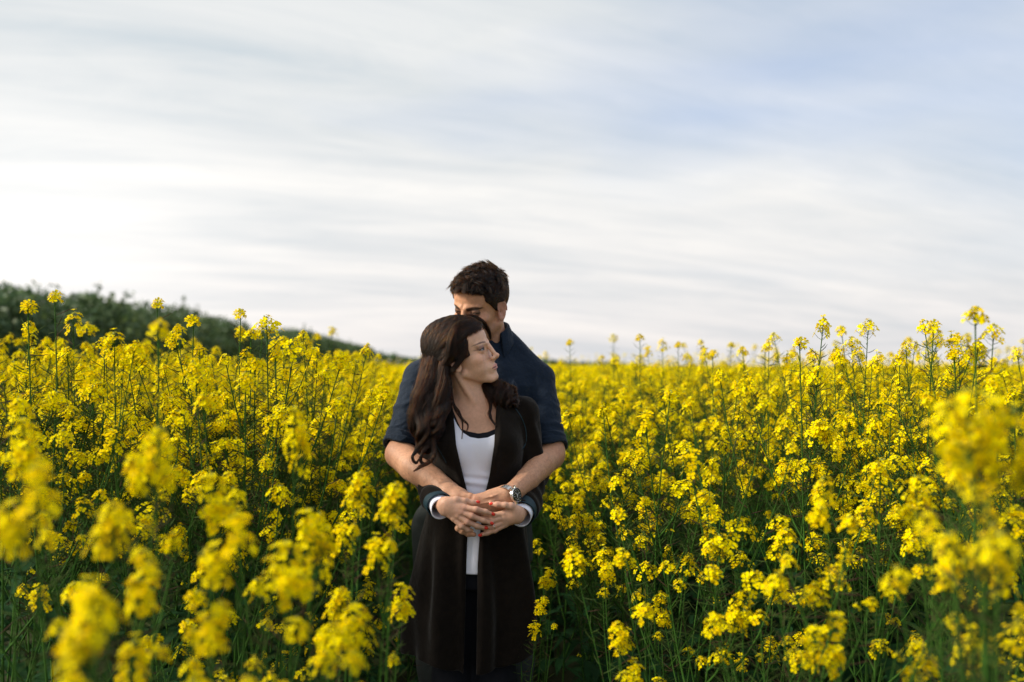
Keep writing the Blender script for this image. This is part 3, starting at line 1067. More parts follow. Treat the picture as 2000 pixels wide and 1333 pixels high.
CK = [(.555, W(921, 1280, -.09)[0], -.085, .205, .145), (.62, W(921, 1250, -.09)[0], -.085, .205, .145), (.72, W(922, 1200, -.09)[0], -.09, .198, .14), (.86, W(926, 1100, -.09)[0], -.09, .176, .132),
      (.95, W(928, 1050, -.09)[0], -.09, .165, .125), (1.04, WCX, -.09, .150, .115), (1.12, WCX, -.095, .140, .107), (1.2, WCX, -.10, .146, .112), (1.25, WCX, -.10, .152, .114),
      (1.33, WCX + .003, -.098, .148, .092), (1.372, WCX + .003, -.092, .108, .074), (1.405, WCX + .003, -.085, .068, .062)]


def cardigan():
    cuffL = (W(850, 974, -.225), W(859, 988, -.275))
    cuffR = (W(1030, 986, -.205), W(1020, 1003, -.262))

    def coat(p, off=0.0):
        d = loft(p, CK, 2.25)
        for sx in (-.062, .062):
            d = smin(d, ell(p, (WCX + sx, -.162, 1.238), (.068, .062, .068)), .03)
        d = smin(d, rcone(p, (WCX - .05, -.085, 1.378), WS_L + [0, 0, .0], .040, .047), .03)
        d = smin(d, rcone(p, (WCX + .05, -.085, 1.378), WS_R, .040, .047), .03)
        return d - off

    def hang(p):
        z = p[:, 2]
        a = np.arctan2(p[:, 0] + .12, -(p[:, 1] + .09))
        low = sstep(1.12, .75, z)
        s_ = .014 * low * np.sin(a * 7 + 1.2 + 1.5 * np.sin(z * 6)) + .005 * low * np.sin(a * 13 + z * 5)
        s_ += .004 * sstep(1.05, 1.3, z) * np.sin(p[:, 0] * 60 + p[:, 2] * 26)
        return s_

    def f(p):
        hg = hang(p)
        d = coat(p) - hg
        d = smax(d, -(coat(p, -.010) - hg), .002)                        # hollow
        px, py = pix(p)
        l, r = lapel_x(py)
        roll = .006 * np.exp(-((px - l + 9) / 7) ** 2) + .006 * np.exp(-((px - r - 9) / 7) ** 2)   # rolled lapel edges
        d = d - roll * (p[:, 1] < -.1)
        mid = (l + r) / 2; hw = (r - l) / 2
        opening = np.maximum((np.abs(px - mid) - hw) * .00155, p[:, 1] + .095)
        d = smax(d, -opening, .002)
        d = smax(d, -rcone(p, (WCX, -.10, 1.36), (WCX - .01, -.075, 1.46), .062, .066), .004)
        hem = .585 + .02 * np.sin(p[:, 0] * 16) - (p[:, 0] < WCX) * .012
        return smax(d, hem - p[:, 2], .003)

    def sleeve(p, S0, E, Wd, sgn):
        d = chain(p, [S0, E, Wd[0], Wd[1]], [.046, .044, .039, .037], .02)
        ax = (Wd[1] - Wd[0]) / np.linalg.norm(Wd[1] - Wd[0])
        t = (p - Wd[0]) @ ax
        d = d - .0030 * np.sin(t * 110 + 2 * np.sin(p[:, 0] * 40 + sgn)) - folds(p, (30, 30, 22), .002, 11 + int(sgn))
        L = np.linalg.norm(Wd[1] - Wd[0])
        d = smax(d, t - L, .003)
        return smax(d, -rcone(p, Wd[0] - ax * .03, Wd[1] + ax * .05, .032, .0325), .002)
    S = Solid(0.006)
    S.add(f, (-.42, -.3, .54), (.18, .1, 1.44))
    eL, eR = W(834, 925, -.095), W(1042, 925, -.085)
    S.add(lambda p: sleeve(p, WS_L, eL, cuffL, 0.0), np.minimum(WS_L, cuffL[1]) - .09, np.maximum(WS_L, eL) + .08, .012)
    S.add(lambda p: sleeve(p, WS_R, eR, cuffR, 1.0), np.minimum(WS_R, cuffR[1]) - .09, np.maximum(WS_R, eR) + .08, .012)
    V, F = keep_big(*polygonize(S, (-.44, -.36, .53), (.2, .11, 1.45), 0.0034))
    return mesh_np('cardigan', V, F, BROWN), S, cuffL, cuffR


BROWN = mat('brown_wool', (0.0080, 0.0056, 0.0042), 0.9, 0.12, bump=[(22, 0.004), (900, 0.0006)], vary=(40, 0.75, 1.3), sheen=0.12)
WHITE = mat('white_cotton', (0.80, 0.82, 0.95), 0.85, 0.2, bump=[(30, 0.0012), (800, 0.0003)])
BLACK = mat('black_cotton', (0.008, 0.009, 0.014), 0.85, 0.2, bump=[(500, 0.0003)])
TEAL = mat('dark_teal_binding', (0.008, 0.03, 0.045), 0.6, 0.3)
RED = mat('red_nail_varnish', (0.72, 0.03, 0.015), 0.15, 0.6)


def shirt_part(name, off, top_px, m, zlo, h=0.0025, seed=2):
    """close-fitting top: the torso grown by a little, cut at a scooped neckline"""
    def f(p):
        px, py = pix(p)
        d = w_torso(p) - off - folds(p, (14, 14, 60), .0016, seed, 2) * sstep(1.25, 1.12, p[:, 2]) - folds(p, (30, 30, 26), .0008, seed + 1, 2)
        # tight creases where the arms press under the bust
        d = d - .0028 * np.sin(p[:, 2] * 210 + p[:, 0] * 30) * np.exp(-((p[:, 2] - 1.135) / .022) ** 2)
        if zlo < 1:
            d = smin(d, loft(p, [(.845, WCX + .004, -.10, .055, .108), (.9, WCX + .004, -.10, .055, .108), (1.0, WCX, -.10, .08, .098)]), .02)
        line = np.interp(px, [q[0] for q in top_px], [q[1] for q in top_px])
        d = smax(d, (line - py) * .0016, .002)
        if zlo < 1:                                    # only its middle shows below the waist
            d = smax(d, np.abs(p[:, 0] - WCX - .004) - .058 - .3 * np.maximum(p[:, 2] - 1.0, 0), .004)
        return smax(d, zlo - p[:, 2], .002)
    S = Solid(0.004)
    S.add(f, (WCX - .19, -.26, zlo), (WCX + .19, .02, 1.42))
    V, F = keep_big(*polygonize(S, (WCX - .2, -.27, zlo - .02), (WCX + .2, .02, 1.42), h), 0.05)
    return mesh_np(name, V, F, m)


def cuff(c0, c1, r, m, name, parent, length=.030, flare=1.1, tilt=None):
    """open shirt cuff: a short thick-walled sleeve"""
    ax = (c1 - c0) / np.linalg.norm(c1 - c0)
    e = c1 + ax * length

    def f(p):
        t = (p - c1) @ ax
        d = rcone(p, c0, e, r * .97, r * flare) - .0015 * np.sin(np.arctan2(p[:, 2] - c1[2], p[:, 0] - c1[0]) * 3 + t * 50)
        d = smax(d, -rcone(p, c0 - ax * .02, e + ax * .02, r * .97 - .003, r * flare - .0035), .0008)
        return smax(d, t - length, .0015)
    S = Solid(.004)
    S.add(f, np.minimum(c0, e) - r, np.maximum(c0, e) + r)
    V, F = polygonize(S, np.minimum(c0, e) - r - .02, np.maximum(c0, e) + r + .02, .0018)
    return obj(name, mesh_np(name, V, F, m), parent)


def nail(tip, prev, r, parent, m=RED, up=None, push=.62):
    """fingernail plate: a shallow curved shell on the camera side of a finger end"""
    a = W(*tip); b = W(*prev)
    d = (a - b) / np.linalg.norm(a - b)
    v = np.array([0, CAM_Y, CAM_Z]) - a; v /= np.linalg.norm(v)
    if up is not None: v = v + np.asarray(up)
    v = v - (v @ d) * d; v /= np.linalg.norm(v)
    w = np.cross(d, v)
    n, k = 7, 7
    V = []
    for lay in (0, 1):
        for i in range(k):
            for j in range(n):
                s_ = (i / (k - 1) - .5) * 2; t = (j / (n - 1) - .5) * 2
                wd = .0047 * (1 - .22 * max(0, -s_) ** 2 - .30 * max(0, s_) ** 4)
                le = .0064 * s_ * (1 - .10 * t * t)
                hgt = math.sqrt(max(.0, 1 - (t * .80) ** 2)) * r * 1.0 - .0022 * s_ ** 2 * (s_ > 0) - lay * .0010 + .0007
                V.append(a - d * .0016 + d * le + w * t * wd + v * hgt)
    V = np.array(V); F = []
    for lay in (0, 1):
        for i in range(k - 1):
            for j in range(n - 1):
                o = lay * n * k
                q = [o + i * n + j, o + i * n + j + 1, o + (i + 1) * n + j + 1, o + (i + 1) * n + j]
                F.append(q if lay == 0 else q[::-1])
    rim = [j for j in range(n)] + [i * n + n - 1 for i in range(1, k)] + [(k - 1) * n + j for j in range(n - 2, -1, -1)] + [i * n for i in range(k - 2, 0, -1)]
    for i in range(len(rim)):
        x, y = rim[i], rim[(i + 1) % len(rim)]
        F.append([x, x + n * k, y + n * k, y])
    return obj('fingernail', mesh_np('fingernail', V, F, m), parent)
# ------------------------------------------------------------------ hair
def hair_mat(name, melanin, red, rough=0.28, tint=(1, 1, 1)):
    m = bpy.data.materials.new(name); m.use_nodes = True
    t = NT(m.node_tree)
    p = t.n('ShaderNodeBsdfHairPrincipled', model='CHIANG', parametrization='MELANIN')
    for k, v in (('Melanin', melanin), ('Melanin Redness', red), ('Roughness', rough), ('Radial Roughness', 0.45), ('Coat', 0.0), ('Random Color', 0.45), ('IOR', 1.38), ('Random Roughness', 0.1)):
        if k in p.inputs: p.inputs[k].default_value = v
    t.n('ShaderNodeOutputMaterial', {'Surface': p.outputs[0]})
    return m


def strands(name, P, rad, m, parent):
    """P: (n, k, 3) strand points, rad: root radius; real hair curves"""
    n, k = P.shape[:2]
    hc = bpy.data.hair_curves.new(name)
    hc.add_curves([k] * n)
    hc.attributes['position'].data.foreach_set('vector', P.astype(np.float32).ravel())
    r = hc.attributes.get('radius') or hc.attributes.new('radius', 'FLOAT', 'POINT')
    taper = np.interp(np.linspace(0, 1, k), [0, .7, 1], [1, .85, .15])
    r.data.foreach_set('value', (np.broadcast_to(taper, (n, k)) * rad).astype(np.float32).ravel())
    hc.materials.append(m)
    return obj(name, hc, parent)


def grad(f, p, e=0.0006):
    g = np.stack([f(p + np.eye(3, dtype=np.float32)[i] * e) - f(p - np.eye(3, dtype=np.float32)[i] * e) for i in range(3)], 1)
    return g / (np.linalg.norm(g, axis=1)[:, None] + 1e-9)


def bundle(ctrl, rad, n, k, curl=0.0, turns=2.0, rng=RNG, spread=1.0, clumps=0, flat=1.0, curl_from=0.25):
    """strands of one lock following control points, curling more towards the tip"""
    C = catmull(ctrl, k)
    R = np.interp(np.linspace(0, 1, k), np.linspace(0, 1, len(rad)), rad)
    tg = np.gradient(C, axis=0); tg /= np.linalg.norm(tg, axis=1)[:, None]
    a = np.cross(tg, [0.1, 1, 0.1]); a /= np.linalg.norm(a, axis=1)[:, None]
    b = np.cross(tg, a)
    t = np.linspace(0, 1, k)[None]
    u = np.sqrt(rng.uniform(0, 1, n)); ph = rng.uniform(0, 2 * math.pi, n)
    if clumps:
        cu = np.sqrt(rng.uniform(0, 1, clumps)); cp = rng.uniform(0, 2 * math.pi, clumps); cid = rng.integers(0, clumps, n)
        cl = sstep(0.1, 0.8, t)
        loose = rng.uniform(.30, .9, n)[:, None]
        x = (u * np.cos(ph))[:, None] * (1 - cl * (1 - loose * .6)) + (cu * np.cos(cp))[cid][:, None] * cl * .75
        y = (u * np.sin(ph))[:, None] * (1 - cl * (1 - loose * .6)) + (cu * np.sin(cp))[cid][:, None] * cl * .75
        cph = rng.uniform(0, 6.28, clumps)[cid][:, None]; ct = rng.uniform(.8, 1.25, clumps)[cid][:, None]
    else:
        x = (u * np.cos(ph))[:, None] + 0 * t; y = (u * np.sin(ph))[:, None] + 0 * t
        cph = 0; ct = 1
    ca = curl * sstep(curl_from, 1.0, t)
    w = 2 * math.pi * turns * ct * t + cph
    x = x * R[None] + ca * np.cos(w); y = y * R[None] * flat + ca * np.sin(w)
    fly = np.where(rng.uniform(size=n) < .10, 6.0, 1.0)
    x = x * (1 + .12 * (fly[:, None] - 1) * .3 * t)
    x += fly[:, None] * rng.normal(0, .0007, n)[:, None] * np.sin(t * 9 + ph[:, None]); y += rng.normal(0, .0007, n)[:, None] * np.cos(t * 7 + ph[:, None])
    return C[None] + x[..., None] * a[None] + y[..., None] * b[None]


HAIR_W = hair_mat('dark_brown_hair', 0.925, 1.0, 0.36)
HAIR_M = hair_mat('short_brown_hair', 0.90, 0.6, 0.34)
HBASE = mat('hair_underlayer', (0.014, 0.007, 0.005), 0.6, 0.3, bump=[(400, 0.001)])
CLIPM = mat('tan_hair_band', (0.03, 0.018, 0.013), 0.5, 0.4, bump=[(300, 0.0006)])


def woman_hair(parent):
    fr = WH
    CL = (26, -104, -2)                                     # clip, on the back of her head

    def cap_l(q):
        d = smin(head_d(q) - 4.0, ell(q, (0, -16, 34), (79, 97, 86)), 8)
        d = smin(d, ell(q, (0, -52, 52), (66, 70, 64)), 14)
        d = smin(d, ell(q, (10, -66, 26), (56, 52, 56)), 14)
        for z0 in (44, 20, -2):
            pass
        return d

    def cap(p):
        q = fr.loc(p)
        d = cap_l(q)
        d = smin(d, ell(q, (22, -92, -18), (34, 30, 34)), 12)
        face = smax(np.where(q[:, 0] > 0, 40 + 0.02 * q[:, 2], 40) - q[:, 1], q[:, 2] - (63 - 0.10 * q[:, 0]), 14)
        d = smax(d, -face, 3)
        low = smax(-24 - q[:, 1] + 0.0, q[:, 2] + 8, 10)      # ear and cheek stay clear
        d = smax(d, -low, 4)
        d = d + 0.35 * np.sin(np.arctan2(q[:, 2] + 2, q[:, 1] + 104) * 46 + q[:, 0] * .05)
        return smax(d, -62 - q[:, 2], 8) * (fr.s / 1000)
    S = Solid(.004)
    S.add(cap, fr.O - .15, fr.O + .15)
    # falling hair, photo left, in front of her right shoulder
    main = T([(852, 678, -.118), (849, 702, -.150), (846, 740, -.165), (838, 780, -.185), (834, 820, -.200), (834, 850, -.21)])
    m2 = T([(874, 690, -.150), (868, 712, -.175), (866, 750, -.185), (862, 800, -.200), (858, 840, -.212)])
    S.add(lambda p: chain(p, main, [.012, .020, .027, .030, .026, .012], .02) - folds(p, (90, 60, 20), .004, 21), W(790, 690, -.27), W(890, 870, -.07), .012)
    S.add(lambda p: chain(p, m2, [.008, .012, .020, .024, .010], .02) - folds(p, (90, 60, 20), .004, 22), W(820, 690, -.27), W(900, 850, -.07), .012)
    right = T([(940, 742, -.09), (962, 762, -.115), (984, 778, -.135), (992, 792, -.15)])
    S.add(lambda p: chain(p, right, [.016, .021, .018, .010], .02) - folds(p, (90, 60, 60), .004, 23), W(920, 720, -.2), W(1010, 815, -.05), .012)
    lo, hi = S.bounds()
    V, F = keep_big(*polygonize(S, lo, hi, .0022))
    hair = obj('hair', mesh_np('hair', V, F, HBASE), parent)
    # strands swept over the cap to the clip
    me = hair.data
    L = fr.loc(V.astype(np.float32))
    N = grad(S, V.astype(np.float32), .001)
    oncap = (cap(V.astype(np.float32)) < .0015) & (L[:, 2] > -30) & (SW(V.astype(np.float32)) > .0012)
    oncap &= ~((N @ fr.R[:, 1].astype(np.float32) > .45) & (L[:, 2] < 52))     # not on the cut edge beside the face
    # also roots right on the hairline
    pool = np.nonzero(oncap)[0]
    edge = pool[(L[pool, 1] > 22) & (L[pool, 1] < 42) | (np.abs(L[pool, 2] - 66) < 9) & (L[pool, 1] > 30)]
    rt = np.concatenate([RNG.choice(pool, 7500), RNG.choice(edge, 5500)])
    p = V[rt].astype(np.float32) + N[rt].astype(np.float32) * .0005
    clip = fr.wor(CL).astype(np.float32)
    k = 27; out = [p.copy()]; done = np.zeros(len(p), bool)
    lift = RNG.uniform(.0004, .0042, len(p)).astype(np.float32)
    jit = RNG.normal(0, .011, (len(p), 3)).astype(np.float32)
    # locks: coherent offset of the target
    side = fr.loc(p)[:, 2] - 20
    for s_ in range(1, k):
        to = clip + jit - p
        dist = np.linalg.norm(to, axis=1)[:, None] + 1e-6
        g = grad(cap, p)
        to = to / dist
        to[:, 2] -= .0
        tn = to - (to * g).sum(1)[:, None] * g
        tn /= np.linalg.norm(tn, axis=1)[:, None] + 1e-6
        step = np.minimum(.0085, dist * .5)
        fall = dist[:, 0] < .020
        done = done | fall
        tn[done] = np.array([-.12, -.22, -1.0]) / 1.03
        step[done] = .009
        p = p + tn * step
        p = p - np.where(done[:, None], 0, g * (cap(p) - lift)[:, None] * .7)
        wv = .0006 * np.sin(s_ * .8 + jit[:, 0] * 500)
        p = p + g * wv[:, None]
        out.append(p.copy())
    ST = np.stack(out, 1)
    strands('swept_back_strands', ST, .00029, HAIR_W, hair)
    B = []
    rg = np.random.default_rng(5)
    B += [bundle(T([(858, 668, -.105), (850, 696, -.15), (842, 733, -.168), (832, 775, -.19), (826, 815, -.21), (832, 850, -.225), (826, 885, -.24)]), [.010, .022, .034, .040, .036, .022, .008], 4200, 34, .014, 2.4, rg, clumps=22, curl_from=.05)]
    B += [bundle(T([(880, 678, -.14), (870, 706, -.18), (866, 745, -.19), (862, 790, -.205), (856, 830, -.22), (846, 862, -.23)]), [.008, .015, .026, .030, .024, .010], 2800, 30, .012, 2.4, rg, clumps=15, curl_from=.05)]
    B += [bundle(T([(850, 672, -.09), (838, 698, -.13), (828, 740, -.15), (818, 785, -.17), (812, 820, -.19), (820, 850, -.21)]), [.008, .016, .020, .022, .018, .008], 1700, 30, .014, 2.0, rg, clumps=9, curl_from=.05)]
    B += [bundle(T([(842, 840, -.225), (836, 868, -.24), (826, 884, -.25), (822, 900, -.253), (832, 908, -.256), (840, 900, -.258)]), [.010, .008, .005, .004, .004, .003], 260, 30, .003, 1, rg)]
    B += [bundle(T([(838, 835, -.225), (846, 866, -.24), (848, 890, -.25), (836, 905, -.256), (821, 912, -.258), (807, 920, -.258)]), [.010, .009, .006, .005, .004, .001], 300, 30, .002, 1, rg)]
    B += [bundle(T([(832, 850, -.225), (815, 878, -.24), (806, 893, -.25), (812, 905, -.252), (820, 898, -.252)]), [.008, .006, .004, .003, .002], 160, 30, .002, 1, rg)]
    strands('falling_curls', np.concatenate([catk(b, 30) for b in B]), .00029, HAIR_W, hair)
    B = [bundle(T([(925, 735, -.07), (948, 752, -.10), (968, 766, -.125), (985, 780, -.145), (998, 792, -.16)]), [.020, .032, .036, .032, .018], 4200, 34, .009, 3.0, rg, clumps=40, curl_from=0),
         bundle(T([(950, 748, -.10), (975, 752, -.11), (995, 762, -.125), (1006, 778, -.135), (1000, 794, -.15)]), [.012, .016, .018, .015, .008], 1500, 34, .009, 3.0, rg, clumps=18, curl_from=0),
         bundle(T([(950, 765, -.13), (958, 790, -.165), (957, 808, -.185), (961, 822, -.196), (966, 834, -.202)]), [.006, .005, .004, .003, .002], 130, 34, .004, 1.0, rg)]
    # loose wisps on the chest, photo left of the neckline
    B += [bundle(T([(884, 785, -.19), (892, 805, -.205), (902, 818, -.212), (912, 830, -.215), (910, 845, -.22)]), [.005, .004, .004, .003, .002], 46, 34, .003, 1.2, rg),
          bundle(T([(880, 760, -.18), (886, 790, -.20), (898, 806, -.21), (903, 826, -.215), (900, 858, -.222)]), [.006, .005, .003, .003, .002], 40, 34, .003, 1.0, rg),
          bundle(T([(905, 622, -.13), (925, 621, -.115), (944, 632, -.10), (954, 648, -.085), (958, 664, -.075)]), [.010, .010, .009, .007, .003], 700, 34, .001, 1.0, rg, clumps=5)]
    strands('shoulder_curls', np.concatenate([catk(b, 30) for b in B]), .00029, HAIR_W, hair)
    # lock over the temple down to the ear
    q = T([(906, 634, -.165), (909, 660, -.192), (906, 690, -.197), (890, 714, -.198), (874, 733, -.192), (864, 760, -.19)])
    q2 = T([(918, 630, -.165), (893, 640, -.19), (884, 668, -.203), (880, 695, -.203), (866, 715, -.19)])
    B = [bundle(q, [.006, .010, .011, .009, .008, .008], 900, 30, .002, 1.0, rg, clumps=8), bundle(q2, [.012, .016, .018, .016, .012], 1100, 30, .003, 1.2, rg, clumps=8)]
    q3 = T([(944, 641, -.100), (932, 633, -.125), (912, 632, -.155), (890, 645, -.185), (868, 668, -.195), (850, 688, -.175)])
    q4 = T([(934, 644, -.135), (922, 640, -.155), (905, 644, -.178), (888, 664, -.200), (874, 690, -.202), (858, 704, -.18)])
    B += [bundle(q3, [.006, .011, .014, .014, .012, .010], 900, 30, .002, 1.0, rg, clumps=9), bundle(q4, [.005, .009, .012, .012, .010, .009], 800, 30, .002, 1.0, rg, clumps=8)]
    strands('temple_lock', np.concatenate(B), .00029, HAIR_W, hair)
    # the band that holds the half-up hair
    c = fr.wor(CL)
    ring = []
    up = np.array([0.25, -0.35, 0.9]); up /= np.linalg.norm(up)
    C = W(845, 699, -.138)
    ax = np.array([0.28, 0.1, 1.0]); ax /= np.linalg.norm(ax)
    u = np.cross(ax, [0, 1, 0]); u /= np.linalg.norm(u); v = np.cross(ax, u)
    g = Geo()
    V2, F2 = [], []
    n = 28
    for i in range(n):
        an = 2 * math.pi * i / n
        dirv = math.cos(an) * u * .0135 + math.sin(an) * v * .0215
        for hh, s2 in ((-.008, 1.0), (-.006, 1.07), (.006, 1.07), (.008, 1.0)):
            V2.append(C + dirv * s2 + ax * hh)
    for i in range(n):
        j = (i + 1) % n
        for a_ in range(4):
            b_ = (a_ + 1) % 4
            F2.append([i * 4 + a_, i * 4 + b_, j * 4 + b_, j * 4 + a_])
    band = obj('hair_band', mesh_np('hair_band', V2, F2, CLIPM), parent)
    return hair


def catk(B, k):
    """resample strands to k points"""
    n, m = B.shape[:2]
    if m == k: return B
    t = np.linspace(0, m - 1, k); i = np.minimum(t.astype(int), m - 2); f = (t - i)[None, :, None]
    return B[:, i] * (1 - f) + B[:, i + 1] * f


def man_hair(parent):
    fr = MH

    def cap(p):
        q = fr.loc(p)
        d = smin(head_d(q, True) - 4.5, ell(q, (0, -14, 38), (74, 98, 86)), 10)
        d = smin(d, ell(q, (0, 32, 64), (60, 52, 42)), 16)
        d = d - 1.6 * wob(q, .12, 8, 2) * sstep(20, 70, q[:, 2])
        a = np.abs(q[:, 0])
        # hairline: forehead, temple corner, sideburn
        line = 69 - 0.0052 * a ** 2 + 3 * np.sin(a * .16)
        thr = np.clip(20 + 1.0 * q[:, 2], 4, 53)
        face = smax(thr - q[:, 1], q[:, 2] - line, 4)
        d = smax(d, -face, 2)
        ear = smax(-38 - q[:, 1], smax(q[:, 2] - 14, 0 * a - (q[:, 1] > 8) * 0, 2), 5)
        burn = (q[:, 1] > 6) & (q[:, 2] > -26)
        ear = np.where(burn, np.maximum(ear, (q[:, 1] - 6) * 1.0), ear)
        d = smax(d, -ear, 3)
        d = d + 1.6 * sstep(75, 20, q[:, 2])                              # clipped closer at the sides
        return smax(d, -50 - q[:, 2], 5) * (fr.s / 1000)
    S = Solid(.004)
    S.add(cap, fr.O - .16, fr.O + .16)
    V, F = keep_big(*polygonize(S, fr.O - .17, fr.O + .17, .0022))
    hair = obj('hair', mesh_np('hair', V, F, HBASE), parent)
    Vf = V.astype(np.float32); L = fr.loc(Vf); N = grad(S, Vf, .001)
    pool = np.nonzero((cap(Vf) < .001))[0]
    pool = pool[SM(Vf[pool]) > .0010]
    rt = RNG.choice(pool, 14000)
    p = Vf[rt] - N[rt] * .0003; L = L[rt]; N = N[rt]
    top = sstep(30, 85, L[:, 2])
    ln = (.006 + .0125 * top) * RNG.uniform(.7, 1.2, len(p))
    comb = np.stack([0.25 * np.sin(L[:, 1] * .11) + RNG.normal(0, .16, len(p)), 0.9 * top + RNG.normal(0, .16, len(p)), -0.6 * (1 - top) + RNG.normal(0, .16, len(p))], 1)
    # tousled locks share a direction
    cell = (np.floor(L / 11).astype(int) @ np.array([73, 151, 283])) % 997
    lock = np.random.default_rng(3).normal(0, .75, (997, 3))[cell]
    comb = (comb + lock * top[:, None]) @ fr.R.T
    comb -= (comb * N).sum(1)[:, None] * N * .85
    out = []
    for t in np.linspace(0, 1, 7):
        out.append(p + (N * (t - .55 * t * t)[..., None] * (.45 + .15 * top)[:, None] + comb * (t * (.5 + .5 * t))) * ln[:, None])
    strands('short_strands', np.stack(out, 1), .0004, HAIR_M, hair)
    return hair


def arm_hair(parent, S):
    """fine short hair on the man's forearms"""
    me = parent.data
    v = np.empty(len(me.vertices) * 3, np.float32); me.vertices.foreach_get('co', v); V = v.reshape(-1, 3)
    out = []
    for A, B, sd in ((W(790, 888, -.03), W(890, 966, -.25), 1), (W(1070, 893, -.03), W(1000, 955, -.25), 2)):
        ax = (B - A) / np.linalg.norm(B - A)
        t = (V - A) @ ax
        r = np.linalg.norm((V - A) - t[:, None] * ax, axis=1)
        pool = np.nonzero((t > .03) & (t < np.linalg.norm(B - A)) & (r < .07))[0]
        rt = RNG.choice(pool, 1500)
        p = V[rt]; N = grad(S, p, .001)
        d = ax * .8 + N * .35 + np.array([0, 0, -.35]) + RNG.normal(0, .25, p.shape)
        L = RNG.uniform(.007, .015, len(p))[:, None]
        out.append(np.stack([p + d * L * q - N * L * .25 * q * q for q in (0, .33, .66, 1)], 1))
    return strands('arm_hair', np.concatenate(out), .00007, HAIR_M, parent)
# ------------------------------------------------------------------ the couple
man = empty('person', (-.11, .12, 0))
prop(man, 'dark-haired man in navy shirt standing behind the woman with his arms around her', 'person')
PARTS_M = []
body_m, SM = man_body()
b_m = obj('body', body_m)
shirt_me, SSH = man_shirt()
shirt = obj('shirt', shirt_me)
collar = obj('collar', man_collar(), shirt)
tr = legs('trousers', None, [(W(862, 1030, .13), np.array([-.245, .12, .50]), np.array([-.25, .14, .10])),
                             (W(975, 1030, .14), np.array([.0, .13, .50]), np.array([.02, .15, .10]))], [.098, .068, .052], GREYT, 31,
          [(.84, -.11, .13, .175, .115), (.92, -.11, .13, .175, .12), (1.0, -.108, .125, .165, .112)])
trm = obj('trousers', tr)
PARTS_M += [b_m, shirt, trm]
eyeball(MH, 1, b_m, (0, .8, -.6)); eyeball(MH, -1, b_m, (0, .8, -.6))
hm = man_hair(b_m)
arm_hair(b_m, SM)
sh1 = shoe(np.array([-.255, .13, 0]), .15, None); sh2 = shoe(np.array([.025, .14, 0]), -.15, None)
PARTS_M += [sh1, sh2]


def attach(root, parts):
    """parent world-space parts to an empty without moving them"""
    off = Matrix.Translation(root.location).inverted()
    for o in parts:
        o.parent = root
        o.matrix_parent_inverse = off


attach(man, PARTS_M)

woman = empty('person', (-.11, -.10, 0))
prop(woman, 'woman with long dark curls, brown cardigan and white top, face turned aside', 'person')
body_w, SW = woman_body()
b_w = obj('body', body_w)
eyeball(WH, 1, b_w, (-.05, 1, .04)); eyeball(WH, -1, b_w, (-.05, 1, .04))
hw = woman_hair(b_w)
und = obj('undershirt', shirt_part('undershirt', .0022, [(880, 790), (900, 838), (915, 843), (935, 847), (953, 844), (968, 838), (985, 800)], BLACK, 1.15, seed=5))
top = obj('white_top', shirt_part('white_top', .0050, [(872, 780), (884, 812), (893, 830), (904, 845), (918, 854), (934, 857), (952, 855), (970, 847), (985, 820)], WHITE, .858, seed=2))
card_me, SCG, cuffL, cuffR = cardigan()
card = obj('cardigan', card_me)
trw = legs('trousers', None, [(np.array([-.18, -.09, .88]), np.array([-.19, -.11, .50]), np.array([-.19, -.07, .10])),
                              (np.array([-.06, -.09, .88]), np.array([-.05, -.11, .50]), np.array([-.04, -.07, .10]))], [.085, .058, .042], BLACK, 37,
           [(.80, WCX, -.09, .150, .105), (.86, WCX, -.09, .152, .106), (.95, WCX, -.09, .148, .102), (1.0, WCX, -.09, .13, .09)])
trw = obj('trousers', trw)


def surf(px, py, S, y0=-.45, y1=.2):
    """first point of a solid on the line of sight through a pixel"""
    ys = np.linspace(y0, y1, 900)
    P = np.array([W(px, py, y) for y in ys], np.float32)
    d = S(P)
    i = np.argmax(d < 0)
    return P[i].astype(float)


def binding(pxs, S, name, parent, r=.0016, n=24):
    pts = catmull([surf(x, y, S) for x, y in pxs], n)
    V, F = tube(pts, r, 6)
    return obj(name, mesh_np(name, V, F, TEAL), parent)


binding([(1006, 797), (1018, 815), (1026, 836), (1028, 855), (1026, 868), (1020, 878)], SCG, 'piping', card)
binding([(852, 868), (858, 880), (866, 893), (872, 905)], SCG, 'piping', card)
navyL = cuff(cuffL[0], cuffL[1], .0400, TEAL, 'sleeve_binding', card, .004, 1.02)
navyR = cuff(cuffR[0], cuffR[1], .0400, TEAL, 'sleeve_binding', card, .004, 1.02)
c1 = cuff(cuffL[0], cuffL[1], .0315, WHITE, 'shirt_cuff', None, .024, 1.06)
c2 = cuff(cuffR[0], cuffR[1], .0315, WHITE, 'shirt_cuff', None, .022, 1.06)
nl = [nail((934, 981.5, -.314), (923, 982.5, -.318), .0068, None, up=(0, 0, .35)), nail((963, 1005, -.326), (948.5, 1000, -.335), .0063, None, up=(.2, 0, .2)),
      nail((960.5, 1023, -.325), (944, 1017, -.335), .0063, None, up=(.2, 0, .2)), nail((949.5, 1031.8, -.321), (932.5, 1028, -.331), .0063, None, up=(.2, 0, .1)),
      nail((959, 984.6, -.314), (972, 985.8, -.321), .0072, None, up=(0, 0, .2)), nail((938, 1045.5, -.304), (951, 1041.5, -.309), .0063, None)]
for o in nl:
    o.parent = b_w
SILVER = mat('silver', (0.8, 0.8, 0.78), 0.22, 0.5, metal=1.0)


